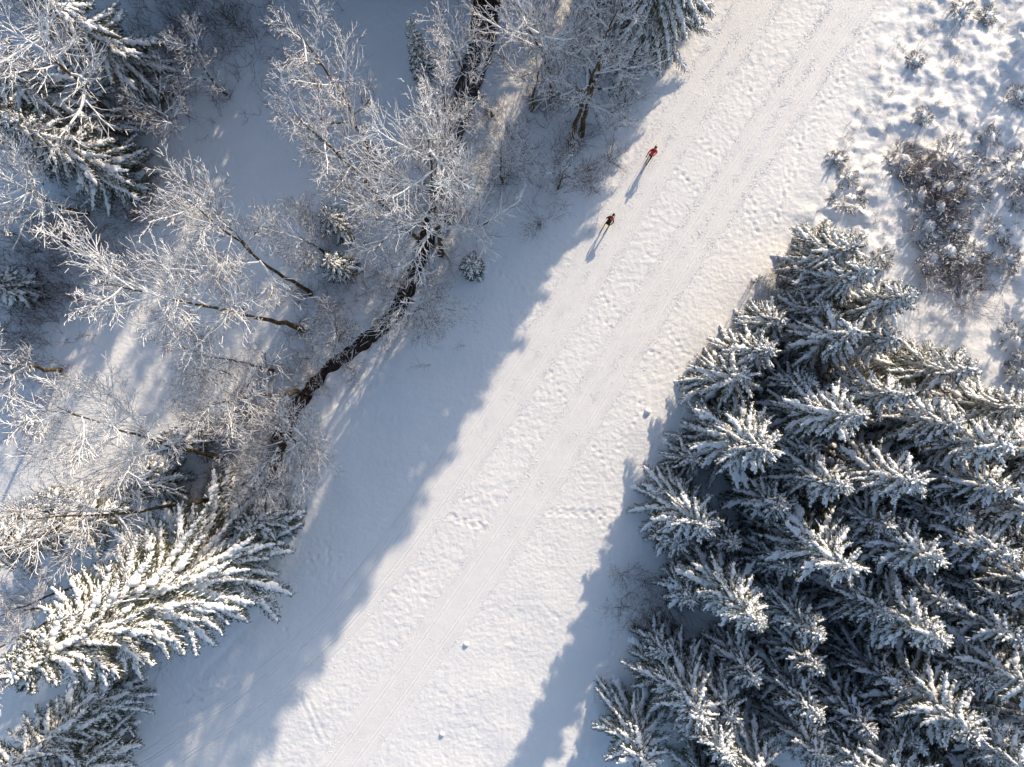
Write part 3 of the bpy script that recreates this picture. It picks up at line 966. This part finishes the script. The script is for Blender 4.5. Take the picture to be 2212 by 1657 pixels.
for i, (lab, bb, h, w, sn) in enumerate(SHRUBS):
    rg = np.random.RandomState(4000 + i)
    b0 = P(*bb)[:2]
    t = thing("bare_shrub", lab, "shrub", (b0[0], b0[1], ground_z(*b0) - .05), 0, "bare shrubs")
    for k in range(9):
        a = rg.rand() * 6.28
        el = math.radians(rg.uniform(28, 78))
        sg = []
        grow(sg, np.array([.12 * math.cos(a), .12 * math.sin(a), 0]), np.array([math.cos(a) * math.cos(el), math.sin(a) * math.cos(el), math.sin(el)]),
             h * rg.uniform(.7, 1.05), .024, 2, rg, .04, .16, 4, 1.0, (0, 9, 8, 4))
        link("stem", mesh_from_segments("stem", sg, rg, M_TWIG, M_TWIG, sn), t)

# brush that nobody could count: thin brown twigs under the trees
rg = np.random.RandomState(77)
segs = []
AREAS = [(110, 590, 130, 110, 210), (50, 720, 80, 90, 110), (330, 140, 150, 120, 210), (480, 60, 130, 90, 140), (150, 260, 120, 120, 60), (150, 500, 120, 50, 80), (290, 430, 70, 80, 60), (520, 890, 80, 60, 90), (620, 1000, 60, 80, 25),
         (500, 1010, 70, 60, 30), (640, 780, 60, 40, 22), (800, 610, 70, 60, 35), (1110, 330, 80, 90, 40), (1180, 200, 70, 100, 35), (1010, 330, 50, 80, 24), (1000, 450, 40, 60, 20), (700, 640, 60, 60, 30),
         (250, 1420, 70, 40, 22), (330, 1380, 60, 40, 22), (60, 1250, 70, 50, 22), (380, 1130, 60, 30, 16), (230, 330, 90, 70, 30), (90, 900, 60, 70, 22), (1300, 260, 30, 60, 16), (1385, 1290, 25, 50, 14),
         (1650, 640, 40, 40, 14), (560, 180, 60, 60, 16), (930, 700, 70, 50, 20), (1420, 1310, 50, 50, 40), (1470, 1130, 40, 60, 30), (1560, 960, 40, 40, 20), (1650, 840, 40, 40, 20), (2030, 430, 60, 90, 60), (2080, 600, 60, 40, 35), (1960, 350, 50, 30, 25), (790, 420, 70, 70, 24)]
for _t in BARE:
    AREAS.append((_t[1][0], _t[1][1], 22, 22, 12))
for cu, cv, su, sv_, cnt in AREAS:
    for _ in range(cnt):
        p = P(cu + rg.normal(0, su * .6), cv + rg.normal(0, sv_ * .6))
        p[2] = ground_z(p[0], p[1]) - .05
        for k in range(2):
            a, el = rg.rand() * 6.28, math.radians(rg.uniform(40, 80))
            grow(segs, p, np.array([math.cos(a) * math.cos(el), math.sin(a) * math.cos(el), math.sin(el)]), rg.uniform(1.1, 2.8), .016, 3, rg, .03, .16, 4, 1, (0, 0, 0, 7))
kind(link("undergrowth", mesh_from_segments("undergrowth", segs, rg, M_TWIG, M_TWIG, .22)), "stuff")

# ------------------------------------------------------------------ snowed-in junipers and heath bushes on the rough ground
HEATH = [
    ("sunlit snowy bush standing apart at the edge of the rough ground", 1832, 432, 1.3, 1.5), ("small bush beside the sunlit snowy bush", 1830, 385, .7, .8),
    ("snowy bush at the top of the big clump", 1950, 350, 1.2, 1.3), ("bush with bare reddish stems inside the big clump", 1995, 375, 1.2, 1.3),
    ("wide bush on the upper side of the big clump towards the picture edge", 2050, 345, 1.2, 1.4), ("bush at the waist of the big clump", 1985, 420, 1.2, 1.4),
    ("bush in the middle of the big clump", 2035, 410, 1.4, 1.5), ("starry young spruce top in the big clump", 2020, 450, 1.6, 1.4), ("bush on the far side of the big clump", 2090, 415, 1.1, 1.4),
    ("bush at the edge of the big clump towards the trees", 2000, 490, 1.3, 1.4), ("bush at the lower side of the big clump", 2055, 490, 1.4, 1.5), ("bush closing the lower end of the big clump", 2040, 545, 1.6, 1.7),
    ("bush below the big clump beside the inner spruces", 2090, 560, 1.2, 1.4), ("bush between the big clump and the reddish shrub", 2010, 560, 1.2, 1.5), ("bush next to the reddish shrub in the clearing", 2080, 600, 1.2, 1.6),
    ("dark bush at the picture edge level with the big clump", 2190, 370, 1.5, 1.7), ("dark bush at the picture edge just below its twin", 2205, 425, 1.5, 1.6), ("small bush above the dark bushes at the picture edge", 2135, 300, .8, 1.0),
    ("round bush in the clearing at the picture edge, upper of two", 2190, 740, 1.3, 1.5), ("round bush in the clearing at the picture edge, lower of two", 2195, 805, 1.4, 1.6),
    ("low bush with two dark openings above the sunlit bush", 1805, 345, .6, .9), ("small bush with reddish stems near the picture edge", 2110, 355, .7, .8), ("bush at the foot of the topmost plantation spruce", 1900, 560, 1.0, 1.2),
    ("small bush in the top corner of the rough ground", 2130, 35, .8, 1.0), ("twiggy low bush in the middle of the rough ground", 1975, 135, .6, .9), ("small bush at the top edge of the rough ground", 2075, 30, .7, .9),
    ("low bush beside the hollow on the rough ground", 1990, 255, .7, .9), ("bush by the picture edge between the top corner and the dark bushes", 2195, 210, .9, 1.1), ("small bush below the dark twin bushes", 2150, 500, .9, 1.1),
    ("bush alone in the snow between the big clump and picture edge", 2170, 560, 1.0, 1.2),
]
for i, (lab, u, v, h, R) in enumerate(HEATH):
    rg = np.random.RandomState(5000 + i)
    b0 = P(u, v)[:2]
    R *= 1.25 if "clump" in lab else 1.0
    t = thing("snowy_bush", lab, "bush", (b0[0], b0[1], ground_z(*b0) - .1), rg.rand() * 6, "snowed in bushes on the rough ground")
    n = int(24 + R * 30)
    ex_, ey_ = rg.uniform(.75, 1.35), rg.uniform(.75, 1.35)
    for k in range(n):
        a = rg.rand() * 6.28
        rr = R * .62 * math.sqrt(rg.rand())
        el = math.radians(np.interp(rr / R, [0, .62], [70, 12]) + rg.uniform(-12, 14))
        sc = rg.uniform(.28, .62) * (.62 + .30 * R)
        zc = h * (1 - (rr / (R * .8)) ** 2) * .55
        link("sprig", BOUGHS["juniper"][rg.randint(4)], t, (rr * math.cos(a) * ex_ * 1.3, rr * math.sin(a) * ey_ * 1.3, max(0, zc) * rg.uniform(.2, 1.3)), (rg.uniform(-.8, .8), -el, a + rg.uniform(-1.3, 1.3)), (sc, sc, sc))
    B = Builder()
    for k in range(0):
        a, rr = rg.rand() * 6.28, R * .7 * math.sqrt(rg.rand())
        s_ = rg.uniform(.12, .30)
        add_blob(B, (rr * math.cos(a), rr * math.sin(a), h * .60 * (1 - (rr / R) ** 2) + .1), (s_ * 1.3, s_, s_ * .6), rg, 0, ICO1, .2, a)
    rr0 = .22 + .10 * R
    add_blob(B, (0, 0, h * .45), (rr0 * ex_, rr0 * ey_, rr0 * .5), rg, 0, ICO2, .14, 0)
    for k in range(int(5 + R * 4)):
        a = rg.rand() * 6.28
        add_blob(B, (rr0 * .8 * math.cos(a) * ex_, rr0 * .8 * math.sin(a) * ey_, h * .42), (rr0 * .5, rr0 * .4, rr0 * .3), rg, 0, ICO1, .2, a)
    link("snow_cap", B.mesh("snow_cap", [M_TSNOW]), t)

# tussocks and dead stalks sticking out of the rough ground
rg = np.random.RandomState(91)
p0, p1 = [], []
for _ in range(420):
    u, v = rg.uniform(1700, 2230), rg.uniform(0, 640)
    if u < np.interp(v, [0, 280, 560], [1960, 1820, 1720]):
        continue
    c = P(u, v)
    c[2] = ground_z(c[0], c[1]) - .02
    for k in range(rg.randint(3, 9)):
        a = c + np.array([rg.normal(0, .12), rg.normal(0, .12), 0])
        p0.append(a)
        p1.append(a + np.array([rg.normal(0, .16), rg.normal(0, .16), rg.uniform(.15, .55)]))
B = Builder()
add_segments(B, p0, p1, .013, .005, 3, 0)
kind(link("dead_grass", B.mesh("dead_grass", [M_GRASS], False)), "stuff")

# ------------------------------------------------------------------ lumps of snow lying on the piste, a marker stake, a stump
for i, (lab, u, v, r) in enumerate([
    ("largest ball of snow resting on the piste near the plantation edge", 1399, 889, .30), ("ball of snow beside the lower trail, halfway down", 1007, 1392, .25),
    ("ball of snow on the open piste near the bottom of the picture", 955, 1586, .24), 
]):
    rg = np.random.RandomState(6000 + i)
    p, r = P(u, v), r * .85
    B = Builder()
    add_blob(B, (0, 0, r * .25), (r * 1.1, r, r * .75), rg, 0, ICO2, .06)
    for k in range(5):
        a = rg.rand() * 6.28
        add_blob(B, (math.cos(a) * r * .8, math.sin(a) * r * .8, r * .1), (r * .35, r * .3, r * .22), rg, 0, ICO1, .15)
    o = link("snowball", B.mesh("snowball", [M_SNOW]), None, (p[0], p[1], ground_z(p[0], p[1]) - .03))
    tag(o, lab, "snowball", "balls of snow on the piste")

B = Builder()
add_tube(B, [(0, 0, -.1), (.01, 0, .8), (0, .01, 1.75)], [.035, .03, .02], 6, 0)
add_tube(B, [(0, 0, .9), (.22, .05, 1.25)], [.018, .008], 4, 0)
add_tube(B, [(0, 0, 1.2), (-.16, -.1, 1.5)], [.015, .008], 4, 0)
p = P(1632, 604)
st = thing("sapling", "lone bare sapling stem at the forest edge casting a thin shadow", "sapling", (p[0], p[1], ground_z(p[0], p[1])))
link("stem", B.mesh("stem", [M_TWIG]), st)
B = Builder()
rg = np.random.RandomState(3)
for k in range(7):
    a = rg.rand() * 6.28
    add_blob(B, (.2 * math.cos(a), .2 * math.sin(a), -.03), (.24, .20, .10), rg, 0, ICO2, .08)
link("snow_heap", B.mesh("snow_heap", [M_TSNOW]), st)

p = P(44, 1378)
st = thing("tree_stump", "dark hollow stump half ringed by snow among the bare trunks", "stump", (p[0], p[1], ground_z(p[0], p[1])))
B = Builder()
th = np.linspace(0, 2 * np.pi, 17)
rim = np.stack([.42 * np.cos(th), .36 * np.sin(th), 0 * th], 1)
for k in range(16):
    hgt = .45 + .12 * math.sin(k * 2.1)
    a, b_ = rim[k], rim[k + 1]
    B.add([a, b_, b_ + [0, 0, hgt], a + [0, 0, hgt], a * .68 + [0, 0, 0], b_ * .68 + [0, 0, 0], b_ * .7 + [0, 0, hgt], a * .7 + [0, 0, hgt]],
          [(0, 1, 2, 3), (5, 4, 7, 6), (3, 2, 6, 7), (0, 3, 7, 4), (1, 5, 6, 2)], 0)
link("shell", B.mesh("shell", [M_BARK], False), st)
B = Builder()
add_tube(B, np.stack([.40 * np.cos(th[:9]), .36 * np.sin(th[:9]), .55 + 0 * th[:9]], 1), [.03, .07, .09, .1, .1, .1, .09, .07, .03], 6, 0)
link("snow_cap", B.mesh("snow_cap", [M_TSNOW]), st)

# ------------------------------------------------------------------ skiers
M_SKIN = mat("skin", (0.50, 0.30, 0.22), .5, .3)
M_BLACK = mat("black_cloth", (0.012, 0.012, 0.015), .8, .2, var=(0.03, 0.03, 0.035), var_scale=12)
M_RED = mat("red_jacket", (0.80, 0.035, 0.03), .6, .3, var=(0.68, .025, .025), var_scale=9)
M_ORANGE = mat("orange_yoke", (0.75, 0.13, 0.03), .6, .3)
M_GREY = mat("grey_hat", (0.10, 0.095, 0.08), .9, .1)
M_BROWN = mat("brown_cloth", (0.045, 0.028, 0.02), .8, .2)
M_YELLOW = mat("yellow_boot", (0.62, 0.62, 0.04), .5, .3)
M_SKI = mat("ski_top", (0.03, 0.03, 0.035), .3, .5, var=(.10, .02, .02), var_scale=3)
M_POLE = mat("pole_shaft", (0.04, 0.04, 0.045), .4, .5)


def skin_mesh(name, joints, edges, radii, mats, root='pelvis', sub=2):
    me = bpy.data.meshes.new("rig")
    names = list(joints)
    ii = {k: i for i, k in enumerate(names)}
    me.from_pydata([joints[k] for k in names], [(ii[a], ii[b_]) for a, b_ in edges], [])
    o = bpy.data.objects.new("rig", me)
    COL.objects.link(o)
    o.modifiers.new("skin", 'SKIN').use_smooth_shade = True
    for k in names:
        sv_ = me.skin_vertices[0].data[ii[k]]
        sv_.radius = (radii[k], radii[k]) if np.isscalar(radii[k]) else radii[k]
        sv_.use_root = (k == root)
    s_ = o.modifiers.new("sub", 'SUBSURF')
    s_.levels = s_.render_levels = sub
    dg = bpy.context.evaluated_depsgraph_get()
    out = bpy.data.meshes.new_from_object(o.evaluated_get(dg))
    out.name = name
    bpy.data.objects.remove(o)
    bpy.data.meshes.remove(me)
    out.materials.clear()
    for m in mats:
        out.materials.append(m)
    return out


ED = [("pelvis", "belly"), ("belly", "chest"), ("chest", "neck"), ("neck", "head"), ("head", "crown"), ("head", "nose")]
for s_ in "lr":
    ED += [("chest", "sh" + s_), ("sh" + s_, "el" + s_), ("el" + s_, "wr" + s_), ("wr" + s_, "ha" + s_), ("pelvis", "hi" + s_), ("hi" + s_, "kn" + s_), ("kn" + s_, "an" + s_), ("an" + s_, "to" + s_)]
RAD = dict(pelvis=.135, belly=.125, chest=.145, neck=.055, head=.085, crown=.075, nose=.02)
for s_ in "lr":
    RAD.update({"sh" + s_: .072, "el" + s_: .045, "wr" + s_: .032, "ha" + s_: .035, "hi" + s_: .098, "kn" + s_: .062, "an" + s_: .045, "to" + s_: .042})


def glove_mesh(c, d, mt):
    """palm, four unequal curled fingers and a thumb round the pole grip"""
    B = Builder()
    c, d = np.array(c, float), np.array(d, float)
    d /= np.linalg.norm(d)
    s1 = np.cross(d, [0, 0, 1.0])
    s1 /= np.linalg.norm(s1)
    u1 = np.cross(s1, d)
    add_tube(B, [c - d * .04, c, c + d * .07, c + d * .09], [.03, .045, .045, .03], 8, 0)
    for k, ln in enumerate((.062, .075, .07, .055)):
        o = c + d * .08 + s1 * (k - 1.5) * .022
        add_tube(B, [o, o + d * ln * .5 - u1 * .012, o + d * ln * .55 - u1 * .045, o + d * ln * .15 - u1 * .058], [.0105, .0105, .0095, .008], 6, 0)
    o = c + s1 * .04 + d * .015
    add_tube(B, [o, o + s1 * .02 + d * .03 - u1 * .015, o + s1 * .005 + d * .05 - u1 * .045], [.013, .012, .009], 6, 0)
    return B.mesh("glove", [mt])


def skier(label, foot_uv, fwd, J, jacket, yoke, hat, boots, ski_feet, skis_label, poles, pole_label, trousers):
    p = P(*foot_uv)
    rot = math.atan2(fwd[1], fwd[0]) - math.pi / 2
    z0 = 0.03
    t = thing("person", label, "person", (p[0], p[1], z0), rot, "cross country skiers")
    body = skin_mesh("body", J, ED, RAD, [trousers, M_SKIN])
    idx_ = []
    hd = np.array(J["head"])
    for po in body.polygons:
        idx_.append(1 if np.linalg.norm(np.array(po.center) - hd) < .16 else 0)
    body.polygons.foreach_set("material_index", idx_)
    link("body", body, t)
    jr = {k: (v + (.03 if k in ("pelvis", "belly", "chest") else .018)) for k, v in RAD.items()}
    je = [e for e in ED if e[0] in ("pelvis", "belly", "chest", "shl", "shr", "ell", "elr") and e[1] in ("belly", "chest", "shl", "shr", "ell", "elr", "wrl", "wrr")]
    je += [("chest", "collar")]
    jj = {k: J[k] for k in ("pelvis", "belly", "chest", "shl", "shr", "ell", "elr", "wrl", "wrr")}
    jj["collar"] = tuple((np.array(J["chest"]) * .35 + np.array(J["neck"]) * .65))
    jr["collar"] = .08
    jm = skin_mesh("jacket", jj, je, jr, [jacket, yoke])
    ch = (np.array(J["chest"]) + np.array(J["shr"])) / 2
    if yoke is not jacket:
        jm.polygons.foreach_set("material_index", [1 if np.linalg.norm(np.array(po.center) - ch) < .20 and po.normal.z > .15 else 0 for po in jm.polygons])
    link("jacket", jm, t)
    B = Builder()
    up_ = np.array(J["crown"]) - np.array(J["head"])
    up_ /= np.linalg.norm(up_)
    c = np.array(J["head"])
    add_tube(B, [c + up_ * .0, c + up_ * .05, c + up_ * .11, c + up_ * .165, c + up_ * .195], [.102, .112, .108, .075, .02], 12, 0)
    link("hat", B.mesh("hat", [hat]), t)
    for s_ in "lr":
        w, h_ = np.array(J["wr" + s_]), np.array(J["ha" + s_])
        link("glove", glove_mesh(h_, h_ - w, M_BLACK), t)
        a, b_ = np.array(J["an" + s_]), np.array(J["to" + s_])
        B = Builder()
        f = (b_ - a) * np.array([1, 1, 0])
        f = f / (np.linalg.norm(f) + 1e-6)
        base = np.array([a[0], a[1], b_[2] - .012])
        add_tube(B, [base - f * .09 + [0, 0, .02], base - f * .02 + [0, 0, .02], base + f * .1 + [0, 0, .012], base + f * .2 + [0, 0, .0]], [.045, .06, .056, .035], 8, 0)
        add_tube(B, [a + [0, 0, -.03], a + [0, 0, .10]], [.062, .066], 8, 0)
        link("boot", B.mesh("boot", [boots]), t)
    M = Matrix.Translation((p[0], p[1], z0)) @ Matrix.Rotation(rot, 4, 'Z')
    for (x, y), lab in zip(ski_feet, skis_label):
        B = Builder()
        yy = np.array([-.92, -.9, -.4, 0, .4, .85, 1.0, 1.08])
        ww = np.array([.018, .022, .0225, .022, .0225, .022, .017, .006])
        zc = np.array([.012, .006, .012, .022, .012, .006, .035, .075])
        vv = []
        for q in range(8):
            for sx, dz in ((-1, 0), (1, 0), (1, .014), (-1, .014)):
                vv.append((x + sx * ww[q], y + yy[q], zc[q] + dz))
        ff = [(4 * q + k, 4 * q + (k + 1) % 4, 4 * q + 4 + (k + 1) % 4, 4 * q + 4 + k) for q in range(7) for k in range(4)] + [(3, 2, 1, 0), (28, 29, 30, 31)]
        B.add(vv, ff, 0)
        o = link("ski", B.mesh("ski", [M_SKI], False), None, M.translation, M.to_euler())
        tag(o, lab, "ski", "skis of the two skiers")
    for (hnd, tip), lab in zip(poles, pole_label):
        B = Builder()
        h_, tp = np.array(hnd, float), np.array(tip, float)
        dd = (tp - h_) / np.linalg.norm(tp - h_)
        add_tube(B, [h_ - dd * .1, h_ + dd * .04], [.016, .016], 6, 0)
        add_tube(B, [h_ + dd * .04, tp], [.010, .006], 6, 0)
        add_tube(B, [tp - dd * .06, tp - dd * .05], [.035, .03], 6, 0)
        o = link("ski_pole", B.mesh("ski_pole", [M_POLE]), None, M.translation, M.to_euler())
        tag(o, lab, "ski pole", "poles of the two skiers")
    return t


FWD = (0.53, 0.848)
# upper skier in red, mid-stride; origin on the snow below the head
J1 = dict(pelvis=(0, -.42, .90), belly=(0, -.30, 1.08), chest=(0, -.12, 1.30), neck=(0, .0, 1.44), head=(0, .07, 1.54), crown=(0, .10, 1.62), nose=(0, .17, 1.53),
          shl=(-.19, -.14, 1.38), ell=(-.30, -.38, 1.18), wrl=(-.29, -.60, 1.02), hal=(-.28, -.68, .98), shr=(.19, -.02, 1.38), elr=(.29, -.02, 1.12), wrr=(.25, -.20, .98), har=(.23, -.26, .95),
          hil=(-.10, -.42, .88), knl=(-.11, -.08, .53), anl=(-.11, -.16, .13), tol=(-.11, .02, .07), hir=(.10, -.44, .88), knr=(.09, -.66, .50), anr=(.08, -1.02, .22), tor=(.08, -.92, .09))
g1 = P(2590 / 4048 * 2212, 588 / 4048 * 2212, 1.54)
u1, v1 = g1[0] / SC + 1106, 828.5 - g1[1] / SC
skier("skier in red jacket and grey hat, upper of the two on the trail", (u1, v1), FWD, J1, M_RED, M_RED, M_GREY, M_BLACK, [(-.11, -.06), (.08, -1.0)],
      ["leading ski under the red jacketed skier", "trailing ski behind the red jacketed skier"],
      [((-.28, -.70, .97), (-.32, -1.45, .03)), ((.23, -.28, .94), (.34, -1.05, .03))], ["pole in the swung back hand of the red jacketed skier", "pole held at the hip of the red jacketed skier"], M_BLACK)
# lower skier in black and orange, bent over pushing both poles
J2 = dict(pelvis=(0, .02, .90), belly=(0, .20, 1.04), chest=(0, .46, 1.20), neck=(0, .62, 1.30), head=(.02, .72, 1.37), crown=(.02, .78, 1.44), nose=(.02, .81, 1.34),
          shl=(-.20, .44, 1.27), ell=(-.33, .30, 1.02), wrl=(-.29, .44, .86), hal=(-.28, .50, .82), shr=(.20, .46, 1.27), elr=(.34, .30, 1.08), wrr=(.26, .06, .94), har=(.22, -.01, .90),
          hil=(-.10, .0, .88), knl=(-.16, .16, .50), anl=(-.19, .0, .13), tol=(-.19, .17, .07), hir=(.10, .0, .88), knr=(.15, .18, .50), anr=(.17, .02, .13), tor=(.17, .19, .07))
skier("skier in black and orange bent over the poles, lower of the two on the trail", (2397 / 4048 * 2212, 894 / 4048 * 2212), FWD, J2, M_BROWN, M_ORANGE, M_BROWN, M_YELLOW, [(-.19, .08), (.17, .1)],
      ["ski under the outer foot of the skier in black and orange", "ski nearer the piste under the skier in black and orange"],
      [((-.28, .52, .81), (-.40, -.25, .03)), ((.22, -.03, .89), (.30, -.75, .03))], ["pole on the forest side of the skier in black and orange", "pole on the piste side of the skier in black and orange"], M_BLACK)

# ------------------------------------------------------------------ the wood beyond the frame that shades the ground: one mass
rg = np.random.RandomState(33)
B = Builder()


def far_spruce(x, y, h, R):
    add_tube(B, [(x, y, -.2), (x, y, h)], [h * .012, .02], 5, 1, False)
    z = h * .08
    p0, p1, rr = [], [], []
    while z < h * .97:
        L = max(.3, R * (1 - z / h) ** .8)
        for k in range(6):
            a = rg.rand() * 6.28
            l = L * rg.uniform(.7, 1.15)
            pit = np.interp(z / h, [0, .6, 1], [-.4, -.15, .7])
            d = np.array([math.cos(a) * math.cos(pit), math.sin(a) * math.cos(pit), math.sin(pit)])
            o = np.array([x, y, z])
            w = l * .27
            n_ = np.array([-math.sin(a), math.cos(a), 0])
            B.add([o, o + d * l * .5 + n_ * w, o + d * l, o + d * l * .5 - n_ * w, o + d * l * .5 + [0, 0, .16]], [(0, 1, 4), (1, 2, 4), (2, 3, 4), (3, 0, 4)], 0 if rg.rand() < .5 else 2)
        z += .62 * rg.uniform(.8, 1.2)


for _ in range(150):
    v = -110 - 560 * rg.rand() ** 1.3
    u = rg.uniform(-150, 1170 - .544 * v)
    far_spruce(*P(u, v)[:2], rg.uniform(15.5, 21), rg.uniform(2.7, 3.5))
for u, v, h in [(1400, -140, 34), (1440, -220, 34), (1385, -75, 33), (1465, -290, 35), (1450, -160, 33), (1500, -250, 34), (1540, -330, 35), (1485, -195, 33), (1430, -115, 32), (1475, -150, 29), (1565, -270, 29), (1690, -400, 30), (1750, -520, 30), (1830, -640, 31),
                (1500, -320, 30), (1560, -440, 31), (1620, -560, 31), (1600, -440, 34), (1640, -500, 34), (1405, -170, 26), (1350, -330, 24), (1240, -240, 20),
                (700, -130, 18), (745, -210, 19), (790, -120, 18), (840, -260, 19), (680, -290, 19), (900, -160, 17), (620, -120, 18), (985, -210, 18)]:
    far_spruce(*P(u, v)[:2], h, 3.4)
for _ in range(34):
    u, v = rg.uniform(2290, 2760), rg.uniform(560, 1760)
    far_spruce(*P(u, v)[:2], rg.uniform(14, 18), rg.uniform(2.4, 3.0))
for u, v, h in [(2330, -120, 12), (2400, 60, 13), (2350, 210, 11), (2450, -250, 15), (2420, 330, 13), (2520, -80, 16), (2370, -40, 11), (2330, 420, 10)]:
    far_spruce(*P(u, v)[:2], h, 2.2)
kind(link("forest", B.mesh("forest", [M_NEEDLE, M_BARK, M_TSNOW], False)), "stuff")
